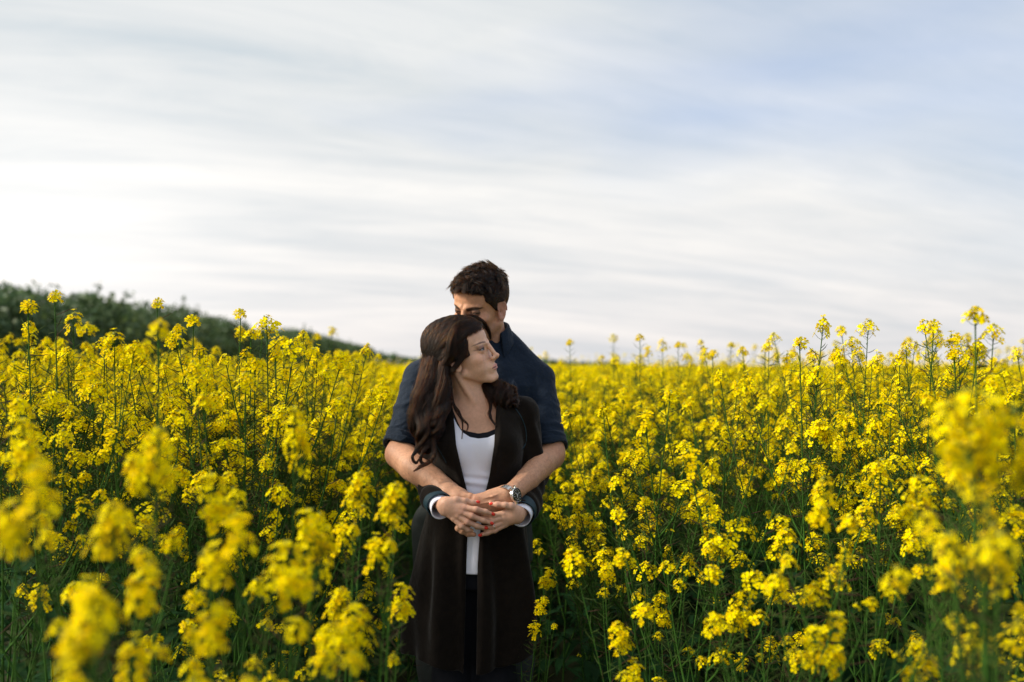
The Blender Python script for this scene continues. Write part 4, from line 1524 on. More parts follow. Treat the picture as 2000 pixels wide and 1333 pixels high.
def ring_at(p0, p1, t, r, parent):
    a, b = W(*p0), W(*p1); c = a + (b - a) * t; ax = (b - a) / np.linalg.norm(b - a)
    u = np.cross(ax, [0, 1, 0]); u /= np.linalg.norm(u); v = np.cross(ax, u)
    th = np.linspace(0, 2 * math.pi, 25)
    V, F = tube(np.array([c + r * (math.cos(x) * u + math.sin(x) * v) for x in th]), .0011, 6)
    g = Geo(); g.add(V, F)
    s_ = c + r * 1.18 * (np.array([0, -.85, .5]))
    for sgn in (1,):                               # small stone
        o = np.array([[0, 0, 1], [1, 0, 0], [0, 1, 0], [-1, 0, 0], [0, -1, 0], [0, 0, -1]]) * .0023 + s_
        g.add(o, [[0, 1, 2], [0, 2, 3], [0, 3, 4], [0, 4, 1], [5, 2, 1], [5, 3, 2], [5, 4, 3], [5, 1, 4]])
    return obj('ring', g.mesh('ring', [SILVER]), parent)


ring = ring_at((985, 1019, -.311), (964, 1028.5, -.316), .98, .0098, b_w)
shw = [shoe(np.array([-.19, -.09, 0]), .1, None), shoe(np.array([-.04, -.09, 0]), -.1, None)]
attach(woman, [b_w, und, top, card, trw, c1, c2] + shw)

# ---- the wristwatch: on the man's wrist, photo right
STEEL = mat('brushed_steel', (0.72, 0.72, 0.70), 0.25, 0.5, metal=1.0, bump=[(900, 0.0001)])
DIAL = mat('black_dial', (0.006, 0.010, 0.014), 0.25, 0.5)
MARK = mat('white_markers', (0.8, 0.8, 0.76), 0.5, 0.3)
SUBD = mat('grey_subdial', (0.03, 0.037, 0.045), 0.35, 0.4)


WT = 1.08


def watch():
    root = empty('wristwatch', (0, 0, 0))
    prop(root, "steel wristwatch with black dial on the man's left wrist", 'watch')
    A, B = W(1030, 937, -.18), W(992, 967, -.268)
    ax = (B - A) / np.linalg.norm(B - A)
    C = A + (B - A) * WT
    n = np.array([.12, -1.0, -.12]); n -= (n @ ax) * ax; n /= np.linalg.norm(n)
    w = np.cross(n, ax)                                  # across the dial, along the bracelet
    R = .0300
    g = Geo()

    def box(G, c, ex, ey, ez, sx, sy, sz, m=0, bev=.25):
        """block with bevelled top edges"""
        cs = [(-1, -1), (1, -1), (1, 1), (-1, 1)]
        V = [c + ex * x * sx + ey * y * sy - ez * sz for x, y in cs] + [c + ex * x * sx + ey * y * sy + ez * sz * (1 - bev) for x, y in cs] + \
            [c + ex * x * sx * (1 - bev) + ey * y * sy * (1 - bev) + ez * sz for x, y in cs]
        F = [[3, 2, 1, 0], [8, 9, 10, 11]]
        for o in (0, 4):
            for i in range(4):
                j = (i + 1) % 4
                F.append([o + i, o + j, o + 4 + j, o + 4 + i])
        G.add(np.array(V), F, m)

    def disc(G, c, r, h, m=0, seg=40, r2=None, bev=.0):
        th = np.arange(seg) * 2 * math.pi / seg
        e = np.cos(th)[:, None] * w + np.sin(th)[:, None] * ax
        rr = r2 or r
        V = np.concatenate([c + e * r, c + e * rr + n * h, (c + n * h)[None], c[None]])
        j = np.arange(seg); k = (j + 1) % seg
        G.add(V, np.stack([j, k, seg + k, seg + j], 1), m)
        G.add(V, np.stack([seg + j, seg + k, np.full(seg, 2 * seg)], 1), m)
    cc = C + n * (R + .0015)
    disc(g, cc, .0212, .0070, 0)
    disc(g, cc + n * .0070, .0212, .0018, 0, r2=.0196)
    for s_ in (-1, 1):                                   # lugs
        for q in (-1, 1):
            box(g, cc + w * s_ * .0205 + ax * q * .0095 + n * .002, w, ax, n, .0045, .0028, .0034)
    for q, ln in ((-.0075, .0026), (0, .0036), (.0075, .0026)):   # crown and pushers
        box(g, cc - ax * (.0198 + ln * .5) + w * q + n * .004, w, ax, n, .0018, ln, .0018)
    case = obj('case', g.mesh('case', [STEEL], smooth=False), root)
    g = Geo()
    th = np.linspace(0, 2 * math.pi, 41)
    V, F = tube(np.array([cc + n * .0092 + .0180 * (math.cos(x) * w + math.sin(x) * ax) for x in th]), .0017, 6)
    g.add(V, F)
    obj('bezel', g.mesh('bezel', [DIAL]), root)
    g = Geo()
    disc(g, cc + n * .0088, .0168, .0004, 0)
    for i in range(12):
        a_ = i * math.pi / 6
        rd = math.cos(a_) * w + math.sin(a_) * ax
        box(g, cc + n * .0094 + rd * .0143, rd, np.cross(n, rd), n, .0016, .0005 if i % 3 else .0009, .0002, 1)
    for dw, da in ((-.0060, 0), (.0060, 0), (0, -.0060)):
        disc(g, cc + n * .0093 + w * dw + ax * da, .0036, .0003, 2, 20)
        for i in range(6):
            rd = math.cos(i * 1.047) * w + math.sin(i * 1.047) * ax
            box(g, cc + n * .0097 + w * dw + ax * da + rd * .0029, rd, np.cross(n, rd), n, .0006, .0002, .0001, 1)
    obj('dial', g.mesh('dial', [DIAL, MARK, SUBD], smooth=False), root)
    for ang, ln, wd in ((.6, .0085, .0008), (2.5, .0120, .0006), (4.4, .0125, .0002)):
        g = Geo(); rd = math.cos(ang) * w + math.sin(ang) * ax
        box(g, cc + n * .0101 + rd * ln * .4, rd, np.cross(n, rd), n, ln * .6, wd, .0002)
        obj('watch_hand', g.mesh('watch_hand', [MARK], smooth=False), root)
    # bracelet of three-piece links, each row a part
    nl_ = 22
    for i in range(1, nl_):
        an = .62 + (2 * math.pi - 1.24) * i / nl_
        dr = math.cos(an) * n + math.sin(an) * w; tg = np.cross(ax, dr)
        g = Geo()
        c = C + dr * (R + .0012)
        for q, sy in ((-.0062, .0026), (0, .0030), (.0062, .0026)):
            box(g, c + ax * q + tg * (.0012 if q == 0 else 0), tg, ax, dr, .0036, sy, .0016)
        obj('bracelet_link', g.mesh('bracelet_link', [STEEL], smooth=False), root)
    return root


watch()
# ------------------------------------------------------------------ the rapeseed
PETAL = mat('yellow_petal', (0.98, 0.82, 0.0), 0.8, 0.03, vary=(70, 0.78, 1.05), trans=0.34)
PETAL2 = mat('golden_petal', (0.95, 0.68, 0.0), 0.8, 0.03, vary=(70, 0.75, 1.08), trans=0.34)
BUD = mat('green_bud', (0.30, 0.33, 0.05), 0.6, 0.3)
STEM = mat('rape_stem', (0.034, 0.092, 0.013), 0.75, 0.08, vary=(12, 0.7, 1.3))
POD = mat('rape_pod', (0.042, 0.070, 0.016), 0.75, 0.08, vary=(9, 0.55, 1.5))
PODB = mat('ripe_purple_pod', (0.060, 0.036, 0.022), 0.75, 0.1, vary=(9, 0.6, 1.3))
LEAF = mat('rape_leaf', (0.010, 0.040, 0.011), 0.75, 0.08, vary=(10, 0.6, 1.5), trans=0.2)

rg = np.random.default_rng(21)


def basis(n):
    n = n / np.linalg.norm(n)
    u = np.cross(n, [0.3, 0.2, 0.9]); u /= np.linalg.norm(u)
    return u, np.cross(n, u), n


def flower(g, c, nrm, size, lod=0):
    """four rounded petals round a greenish middle"""
    u, v, n = basis(nrm)
    a0 = rg.uniform(0, 6.28); cup = rg.uniform(.15, .85); pm_ = 3 if rg.uniform() < .32 else 0
    for k in range(4):
        a = a0 + k * math.pi / 2 + rg.normal(0, .12)
        d = math.cos(a) * u + math.sin(a) * v; s_ = np.cross(n, d)
        L = size * rg.uniform(.85, 1.1); w = L * rg.uniform(.40, .50)
        cu = cup * rg.uniform(.7, 1.3)
        if lod == 0:
            V = [c + d * L * .06, c + d * L * .5 + s_ * w * .75 + n * L * cu * .5, c + d * L * .5 - s_ * w * .75 + n * L * cu * .5,
                 c + d * L * .86 + s_ * w + n * L * cu * .62, c + d * L * .86 - s_ * w + n * L * cu * .62,
                 c + d * L * 1.08 + s_ * w * .45 + n * L * cu * .5, c + d * L * 1.08 - s_ * w * .45 + n * L * cu * .5, c + d * L * .7 + n * L * cu * .48]
            F = [[0, 1, 7], [0, 7, 2], [1, 3, 7], [7, 4, 2], [7, 3, 5], [7, 5, 6], [7, 6, 4]]
        else:
            V = [c, c + d * L * .8 + s_ * w + n * L * cu * .6, c + d * L * 1.1 + n * L * cu * .5, c + d * L * .8 - s_ * w + n * L * cu * .6]
            F = [[0, 1, 2], [0, 2, 3]]
        g.add(V, F, pm_)
    if lod == 0:
        o = np.array([u * .0016, v * .0016, -u * .0016, -v * .0016, n * .005, -n * .001]) + c + n * .0008
        g.add(o, [[0, 1, 4], [1, 2, 4], [2, 3, 4], [3, 0, 4]], 1)


def head_mesh(nf, R, H, lod=0, bud=True):
    """one flower cluster; origin at its foot, axis up"""
    g = Geo()
    for i in range(nf):
        t = (i + .5) / nf
        a = i * 2.39996 + rg.normal(0, .25)
        z = H * (t + rg.normal(0, .07)); rad = R * (1.0 - .80 * t ** 2.2) * rg.uniform(.5, 1.25)
        if rg.uniform() < .10: continue
        c = np.array([math.cos(a) * rad, math.sin(a) * rad, z + R * .15])
        nrm = np.array([math.cos(a) * (1.1 - .7 * t), math.sin(a) * (1.1 - .7 * t), .55 + .6 * t]) + rg.normal(0, .22, 3)
        s_ = rg.uniform(.0095, .0125)
        flower(g, c, nrm, s_, lod)
        if lod == 0:
            V, F = tube(np.array([[0, 0, z - R * .35], (c + [0, 0, z - R * .3]) / 2 - [0, 0, .1 * R - 0 * z], c]) * [1, 1, 1], [.0007, .0006, .0006], 3, False)
            g.add(V, F, 2)
    if lod == 0:
        V, F = tube([[0, 0, -.01], [0, 0, H * .55], [0, 0, H * .95]], [.0019, .0014, .0008], 5); g.add(V, F, 2)
        if bud:
            for _ in range(7):
                c = np.array([rg.normal(0, .0035), rg.normal(0, .0035), H * 1.0 + rg.uniform(0, .007)])
                o = np.array([[1, 0, 0], [0, 1, 0], [-1, 0, 0], [0, -1, 0], [0, 0, 2.0], [0, 0, -2.0]]) * .0019 + c
                g.add(o, [[0, 1, 4], [1, 2, 4], [2, 3, 4], [3, 0, 4], [1, 0, 5], [2, 1, 5], [3, 2, 5], [0, 3, 5]], 1)
    return g.mesh('flower_cluster', [PETAL, BUD, STEM, PETAL2], smooth=lod == 0)


HEADS = [head_mesh(*a) for a in ((19, .030, .042), (24, .034, .052), (15, .027, .034), (28, .033, .066), (12, .026, .030), (24, .038, .046), (32, .036, .058), (17, .031, .038))]
SMALLHEADS = [head_mesh(5, .018, .022), head_mesh(7, .022, .028)]
FARHEADS = [head_mesh(15, .034, .046, 1), head_mesh(18, .038, .055, 1), head_mesh(12, .032, .036, 1)]


def bent(p0, d0, up, L, n=7, wig=.01):
    """a stalk that starts along d0 and bends upwards"""
    p = np.array(p0, float); d = np.array(d0, float); d /= np.linalg.norm(d)
    out = [p.copy()]
    for i in range(n - 1):
        d = d + np.array([0, 0, up]) / n + rg.normal(0, wig, 3); d /= np.linalg.norm(d)
        p = p + d * L / (n - 1); out.append(p.copy())
    return np.array(out), d


def leaf_geo(g, base, az, L, w, droop, m):
    n = 5
    d = np.array([math.cos(az), math.sin(az), 0.0]); s_ = np.array([-math.sin(az), math.cos(az), 0])
    V = []
    for i in range(n):
        t = i / (n - 1)
        c = base + d * L * t + np.array([0, 0, L * (.5 * t - droop * t * t)])
        ww = w * math.sin(math.pi * min(.97, .12 + .85 * t)) * (1 + .2 * rg.normal())
        V += [c + s_ * ww + [0, 0, .25 * ww], c, c - s_ * ww + [0, 0, .25 * ww]]
    F = []
    for i in range(n - 1):
        for j in (0, 1):
            a = i * 3 + j
            F.append([a, a + 1, a + 4, a + 3])
    g.add(V, F, m)


def plant_spec(H, seed, bushy=1.0, tall=False, lod=0, top_only=False, solo=False):
    """one plant: stem mesh, pod mesh, leaf mesh and the places of its flower heads"""
    global rg
    rg = np.random.default_rng(seed)
    stem, pods, leaves = Geo(), Geo(), Geo()
    heads = []
    lean = rg.normal(0, .07, 2)
    n = 9
    z = np.linspace(0, H, n)
    ax = np.stack([lean[0] * (z / H) ** 1.5 + .012 * np.sin(z * 5 + seed), lean[1] * (z / H) ** 1.5 + .012 * np.cos(z * 4 + seed), z], 1)
    V, F = tube(ax, np.linspace(.0050, .0016, n), 5 if lod == 0 else 3, False); stem.add(V, F)
    at = lambda t: np.array([np.interp(t * H, z, ax[:, i]) for i in range(3)])

    def silique(base, az, el, L):
        d = np.array([math.cos(az) * math.cos(el), math.sin(az) * math.cos(el), math.sin(el)])
        p, _ = bent(base, d, rg.uniform(.15, .9), L, 4, .06)
        V, F = tube(p, [.0007, .0013, .0013, .0003], 3, False)
        pods.add(V, F, 0 if rg.uniform() < .82 else 1)

    def pod_row(pts, n_, t0, t1, L):
        k = len(pts)
        for i in range(n_):
            t = t0 + (t1 - t0) * (i + rg.uniform(0, .6)) / n_
            b = np.array([np.interp(t * (k - 1), np.arange(k), pts[:, j]) for j in range(3)])
            silique(b, i * 2.4 + rg.normal(0, .4), rg.uniform(-.1, .55), L * rg.uniform(.7, 1.15) * (1.1 - .4 * (t - t0) / (t1 - t0 + 1e-6)))
    npod = 1 if lod else 2
    if not top_only:
        pod_row(ax, (26 if tall else 20) * npod, .62 if tall else .70, .985, .060 if not tall else .074)
    heads.append((at(1.0), np.array([lean[0] * .5, lean[1] * .5, 1.0]), 1.0))
    nb = max(3, int(round(rg.uniform(5.5, 8) * bushy)))
    if solo:
        nb = solo
        for _ in range(2):                       # side heads that crowd the top one
            heads.append((at(.985) + np.array([rg.normal(0, .022), rg.normal(0, .022), rg.uniform(-.035, .0)]), np.array([rg.normal(0, .6), rg.normal(0, .6), 1.0]), rg.uniform(.8, 1.0)))
    for i in range(nb):
        t = .40 + .45 * (i + rg.uniform(0, .7)) / nb
        az = i * 2.4 + rg.normal(0, .5)
        top_z = H * rg.uniform(.80, 1.0) if not tall else H * rg.uniform(.55, .80)
        if solo: top_z = H * rg.uniform(.80, .93)
        b = at(t)
        L = max(.12, (top_z - b[2]) * 1.12)
        out_ = .4 if solo else .9
        p, d = bent(b, [math.cos(az) * out_, math.sin(az) * out_, .8], 1.6, L, 7, .03)
        V, F = tube(p, np.linspace(.0032, .0014, 7), 4 if lod == 0 else 3, False); stem.add(V, F)
        pod_row(p, 12 * npod, .40, .97, .056)
        heads.append((p[-1], d, rg.uniform(.62, 1.0)))
        if rg.uniform() < .85 and not solo:
            b2 = p[3]; az2 = az + rg.choice([-1, 1]) * rg.uniform(.7, 1.5); b2 = p[rg.integers(1, 4)]
            q, d2 = bent(b2, [math.cos(az2) * .9, math.sin(az2) * .9, .9], 1.4, L * rg.uniform(.3, .55), 5, .04)
            V, F = tube(q, np.linspace(.0020, .0011, 5), 3, False); stem.add(V, F)
            heads.append((q[-1], d2, rg.uniform(.45, .80)))
    for i in range(9 if lod == 0 else 5):
        t = rg.uniform(.10, .66)
        L = rg.uniform(.07, .17) * (1.25 - t)
        leaf_geo(leaves, at(t), rg.uniform(0, 6.28), L * 1.4, L * .24, rg.uniform(.5, 1.1), 0)
    sm = stem.mesh('rape_stem', [STEM]); pm = pods.mesh('rape_pods', [POD, PODB]); lm = leaves.mesh('rape_leaves', [LEAF])
    return dict(H=H, stem=sm, pods=pm, leaves=lm, heads=heads, seed=seed)


SPECS = [plant_spec(H, s_, b, tl) for H, s_, b, tl in
         ((1.30, 101, 1.0, 0), (1.36, 102, 1.1, 0), (1.26, 103, .9, 0), (1.40, 104, 1.0, 0), (1.33, 105, 1.2, 0), (1.45, 106, .8, 0), (1.28, 107, 1.1, 0), (1.38, 108, .9, 0),
          (1.62, 109, .8, 1), (1.70, 110, .7, 1))]
SPECS += [plant_spec(1.32, 111, 1, solo=2), plant_spec(1.40, 112, 1, solo=1), plant_spec(1.28, 113, 1, solo=3), plant_spec(1.22, 114, 1, solo=2)]


def head_matrix(pos, d, s_, spin):
    d = Vector(d).normalized()
    q = Vector((0, 0, 1)).rotation_difference(d)
    return Matrix.Translation(Vector(pos)) @ q.to_matrix().to_4x4() @ Matrix.Rotation(spin, 4, 'Z') @ Matrix.Scale(s_, 4)


def make_plant(spec):
    """the first plant of its kind, with its parts"""
    root = empty('rapeseed_plant')
    obj('stem', spec['stem'], root)
    prop(obj('seed_pods', spec['pods'], root), kind='stuff')
    prop(obj('leaves', spec['leaves'], root), kind='stuff')
    r = np.random.default_rng(spec['seed'])
    for i, (p, d, s_) in enumerate(spec['heads']):
        pool = HEADS if (s_ > .60 or i == 0) else SMALLHEADS
        o = obj('flower_head', pool[r.integers(0, len(pool))], root)
        o.matrix_local = head_matrix(p, d, s_ * .92, r.uniform(0, 6.28))
    return root


PROTO = {}


def place(k, x, y, top, rz, label, group, s_=1.0, tilt=(0, 0), mute=0.0):
    """stand a plant of kind k so that its top is at height top; short plants are set deeper in the soil"""
    sp = SPECS[k]
    if k not in PROTO:
        root = make_plant(sp); PROTO[k] = root
    else:
        src = PROTO[k]
        root = src.copy(); COL.objects.link(root)
        for ch in src.children:
            c = ch.copy(); COL.objects.link(c); c.parent = root
            c.matrix_parent_inverse = ch.matrix_parent_inverse
    sz = max(s_, (top + .04) / sp['H'])                # tall plants grow from the soil, never above it
    root.location = (x, y, top - sp['H'] * sz * math.cos(math.hypot(*tilt)))
    root.rotation_euler = (tilt[0], tilt[1], rz)
    root.scale = (s_, s_, sz)
    prop(root, label, 'plant', group)
    return root


def edges(D):
    """left and right edge of the trodden gap, by distance from the camera"""
    return (np.interp(D, [.4, 1.0, 1.5, 2.2, 3.2, 3.9, 4.6, 5.4], [-.30, -.26, -.30, -.42, -.52, -.38, -.15, .0]),
            np.interp(D, [.4, 1.2, 1.8, 2.3, 3.2, 3.9, 4.6, 5.4], [.60, .55, .46, .30, .27, .20, .06, .0]))


def canopy(X, D):
    """height of the crop"""
    h = np.interp(X, [-3.0, -1.2, -.4, .3, 1.5, 3], [1.50, 1.45, 1.28, 1.24, 1.36, 1.42])
    h = h + (1.33 - h) * sstep(3.5, 9, D)
    return h


random.seed(5)
used = []
# plants that can be told apart: pixel of the topmost head, distance, label
NAMED = [
    # foreground, out of focus, photo left
    (185, 1195, .98, 'large blurred yellow rapeseed head low in the left foreground', 3, 1.0),
    (75, 960, 1.12, 'blurred rapeseed plant at the left edge, flowers level with the man\'s forearms', 5, 1.0),
    (225, 990, 1.22, 'blurred rapeseed plant left of the stem in the left foreground', 1, 1.0),
    (430, 1180, 1.25, 'blurred rapeseed plant with an arched head in the lower left foreground', 4, .95),
    (465, 1040, 1.32, 'blurred bright rapeseed plant in the left foreground with a broad double head', 3, 1.05),
    (560, 1075, 1.38, 'blurred rapeseed plant whose head droops, left foreground nearest the path', 1, 1.05),
    (290, 1105, 1.30, 'blurred rapeseed plant with a flat wide head in the left foreground', 0, .95),
    (605, 1020, 1.70, 'slightly blurred rapeseed plant between the left foreground heads and the path', 2, 1.0),
    (415, 945, 1.75, 'soft rapeseed plant in the left foreground under the hedge line', 6, 1.0),
    (310, 862, 1.60, 'soft rapeseed plant left of centre in the left foreground', 7, .95),
    (45, 840, 1.80, 'rapeseed plant against the left edge with a wide soft head', 0, 1.0),
    (775, 948, 1.95, 'bright rapeseed plant overlapping the man\'s hip, next to the woman\'s right cuff', 3, 1.0),
    (690, 1195, 1.55, 'bright blurred rapeseed plant at the lower left beside the brown cardigan', 5, 1.0),
    (668, 1150, 2.0, 'small sharp rapeseed plant behind the bright blurred one by the cardigan', 2, .9),
    (785, 1150, 2.15, 'rapeseed plant with a small head touching the edge of the cardigan', 4, .85),
    (575, 830, 1.95, 'rapeseed plant with one small tight head left of the man\'s sleeve', 4, .8),
    (310, 642, 1.75, 'thin rapeseed stem with a single round blurred flower head before the hedge', 8, .8),
    # foreground, photo right
    (1890, 790, 1.18, 'huge blurred rapeseed plant against the right edge of the field', 3, 1.1),
    (1975, 850, 1.25, 'blurred rapeseed plant cut off by the right edge', 1, 1.05),
    (1850, 815, 1.30, 'blurred rapeseed plant crowding the left side of the huge one at the right', 3, 1.0),
    (1935, 815, 1.22, 'blurred rapeseed plant between the huge one and the right edge', 0, 1.05),
    (1880, 865, 1.28, 'blurred rapeseed plant just below the huge one at the right', 2, 1.0),
    (1845, 1065, 1.55, 'blurred rapeseed plant with a small lone head low on the right', 4, .8),
    (1940, 1085, 1.5, 'blurred rapeseed plant by the lower right edge', 2, .95),
    (1905, 1235, 1.55, 'blurred rapeseed plant in the lower right corner', 6, .95),
    (1790, 1265, 1.9, 'rapeseed plant with a ring-shaped head in the lower right', 7, .95),
    (1590, 1235, 1.9, 'rapeseed plant with dense bright heads at the bottom right of the path', 3, 1.0),
    (1610, 965, 2.0, 'rapeseed plant with one wide open flower tuft right of the watch', 2, .85),
    (1790, 945, 2.0, 'rapeseed plant with a layered head on the right', 3, 1.0),
    (1205, 1215, 2.25, 'low rapeseed plant at the path edge on the right, flowers loosely stacked', 1, .95),
    (1180, 1085, 2.6, 'rapeseed plant with a small arched head nearest the cardigan on the right', 4, .9),
    (1260, 985, 2.75, 'upright rapeseed plant with a tall head right of the couple', 3, .95),
    (1385, 1045, 2.5, 'rapeseed plant with ragged heads right of the path', 7, .9),
    (1450, 1165, 2.3, 'rapeseed plant with a broad low head at the bottom right', 5, .9),
    (1290, 1180, 2.6, 'short rapeseed plant with a neat head low beside the path', 2, .8),
    (705, 928, 2.1, 'rapeseed plant with a wide head overlapping the man\'s right hip', 1, .95),
    (1088, 1000, 3.75, 'rapeseed plant in the shade right behind the cardigan, upper one', 0, .95),
    (1118, 1055, 3.55, 'rapeseed plant in the shade at the right of the cardigan, middle one', 2, .9),
    (1072, 1115, 3.65, 'rapeseed plant almost touching the right side of the cardigan', 5, .85),
    (1135, 955, 3.9, 'rapeseed plant just below the man\'s left elbow', 3, 1.0),
    (1062, 1165, 2.95, 'small low rapeseed plant right of the cardigan hem', 4, .8),
    (1150, 1010, 3.5, 'rapeseed plant with a round head right of the cardigan sleeve', 1, .95),
    (738, 800, 3.8, 'rapeseed plant beside the man\'s right sleeve', 0, 1.0),
    # standing up against the sky
    (1905, 612, 2.15, 'tallest rapeseed plant on the right, top head high against the sky', 9, 1.1),
    (1562, 668, 2.9, 'tall rapeseed plant with bare curved pods against the sky', 8, 1.0),
    (1757, 700, 3.2, 'tall rapeseed plant with a round head at the skyline on the right', 9, 1.0),
    (1630, 695, 3.6, 'rapeseed plant with an umbrella-shaped head at the skyline', 8, .95),
    (1392, 690, 4.2, 'tall rapeseed plant at the skyline right of the couple', 9, 1.0),
    (1250, 658, 5.0, 'thin tall rapeseed stalk with few flowers at the skyline', 8, 1.0),
    (1325, 672, 5.2, 'almost bare tall rapeseed stalk at the skyline', 9, .95),
    (1113, 668, 5.4, 'thin tall rapeseed stalk nearest the man\'s shoulder', 8, .95),
    (1865, 690, 3.0, 'rapeseed plant below the tallest one at the right', 8, .95),
    (1495, 680, 4.6, 'rapeseed plant with two small heads at the skyline', 9, .95),
    (107, 578, 2.75, 'tallest rapeseed plant on the left, before the dark hedge', 9, .95),
    (55, 597, 2.65, 'second tall rapeseed plant from the left edge, before the hedge', 8, 1.0),
    (307, 592, 3.1, 'tall thin rapeseed plant in front of the hedge, small top head', 9, .9),
    (378, 625, 2.9, 'rapeseed plant with a spreading head at the slope of the hedge', 8, 1.0),
    (470, 612, 3.3, 'wiry rapeseed stalk with hardly any flowers where the hedge ends', 9, .95),
    (490, 650, 3.2, 'rapeseed plant with a full head at the low end of the hedge', 8, 1.0),
    (612, 685, 3.9, 'rapeseed plant with a round head before the distant hedge', 9, .95),
    (555, 665, 3.6, 'rapeseed plant with a small head before the rounded shrubs', 8, .95),
    (205, 668, 3.0, 'rapeseed plant with twin heads before the dark hedge', 8, 1.0),
]
for px_, py_, D_, lab, k, s_ in NAMED:
    if k < 8:
        k = 10 + (k + int(px_)) % 4; s_ *= .84
        if D_ < 1.6: D_ *= 1.12
    p = W(px_, py_, D_ + CAM_Y)
    sp = SPECS[k]
    rz = random.uniform(0, 6.28)
    if 640 < px_ < 800 or 1140 < px_ < 1310:          # turn the side branches away from the couple
        sgn = 1 if px_ < 900 else -1
        hx = lambda a: max(sgn * ((h[0] - sp['heads'][0][0])[0] * math.cos(a) - (h[0] - sp['heads'][0][0])[1] * math.sin(a)) for h in sp['heads'])
        rz = min(np.linspace(0, 6.28, 36), key=hx)
    # the stem leans, so shift the foot to bring the top head to its place
    h0 = sp['heads'][0][0] * s_
    p[2] -= (.038 if k >= 10 else .022) * s_
    ox = h0[0] * math.cos(rz) - h0[1] * math.sin(rz); oy = h0[0] * math.sin(rz) + h0[1] * math.cos(rz)
    place(k, p[0] - ox, p[1] - oy, p[2], rz, lab, 'rapeseed plants that stand out', s_)
    used.append((p[0] - ox, p[1] - oy))

# scatter of the standing crop
pts = []
r5 = np.random.default_rng(55)


def scatter(D0, D1, dens, seed):
    r = np.random.default_rng(seed)
    A = 1.12 * (D1 ** 2 - D0 ** 2) / 2
    n = int(A * dens)
    D = np.sqrt(r.uniform(D0 ** 2, D1 ** 2, n)); X = r.uniform(-.56, .56, n) * D
    return X, D


X1, D1_ = scatter(.85, 6.5, 21, 1)
el, er = edges(D1_)
ok = (X1 < el - .07) | (X1 > er + .07)
near_blank = (D1_ < 1.75) & (X1 > -.1) & (X1 < .62)
ok &= ~near_blank
pxx = 1000 + FPX * X1 / D1_
ok &= ~((D1_ < 3.25) & (X1 > -310 * D1_ / FPX - .17) & (X1 < 140 * D1_ / FPX + .13))
# let the foreground open up so the crop behind shows
ok &= ~((D1_ < 1.5) & (r5.uniform(size=len(X1)) < .92))
ok &= ~((D1_ < 2.4) & (D1_ >= 1.5) & (r5.uniform(size=len(X1)) < np.where(X1 < 0, .80, .60)))
X1, D1_ = X1[ok], D1_[ok]
order = np.argsort(D1_)
X1, D1_ = X1[order], D1_[order]
top1 = canopy(X1, D1_) + r5.normal(0, .085, len(X1)) + (r5.uniform(size=len(X1)) < .20) * r5.uniform(.05, .26, len(X1))
el, er = edges(D1_)
edge = np.minimum(np.abs(X1 - el), np.abs(X1 - er))
low = (r5.uniform(size=len(X1)) < .5 * np.exp(-edge / .28)) & (D1_ < 5)
top1 = top1 - low * r5.uniform(.12, .50, len(X1)) - .10 * np.exp(-edge / .16)
top1 = np.minimum(top1, CAM_Z + D1_ * .030)
near = D1_ < 2.4
top1 = np.where(near, np.minimum(top1, CAM_Z - D1_ * r5.uniform(.15, .38, len(X1))), top1)
NIND = 296 - len(NAMED)
for i in range(min(NIND, len(X1))):
    x, d = X1[i], D1_[i]
    q = 1000 + FPX * x / d
    col_ = ('at the photo\'s left edge', 'under the highest part of the hedge', 'under the middle of the tall hedge', 'under the low end of the tall hedge',
            'under the rounded shrubs', 'left of the man\'s right sleeve', 'right of the man\'s left elbow', 'one step right of the couple',
            'centred in the right half', 'right of the bare-podded skyline plant', 'under the tallest right-hand plant', 'at the photo\'s right edge')[
                int(np.digitize(q, [90, 230, 370, 500, 650, 950, 1180, 1320, 1500, 1700, 1860]))]
    dep = ('blurred, nearer than the couple', 'sharp, level with the couple', 'just behind the couple', 'further back in the crop')[int(np.digitize(d, [2.4, 3.3, 4.2]))]
    c0 = canopy(x, d)
    shp = 'short ' if top1[i] < c0 - .07 else ('tall ' if top1[i] > c0 + .06 else '')
    lab = '%srapeseed plant %s, %s' % (shp, col_, dep)
    gr = '%srapeseed plants %s, %s' % (shp, col_, dep)
    place(int(r5.integers(0, 8)), x, d + CAM_Y, top1[i], r5.uniform(0, 6.28), lab, gr, r5.uniform(.88, 1.08), (r5.normal(0, .05), r5.normal(0, .05)))

# the rest of the field: one object, real plants set out over points
src = bpy.data.collections.new('rapeseed_sources')
NKIND = 0


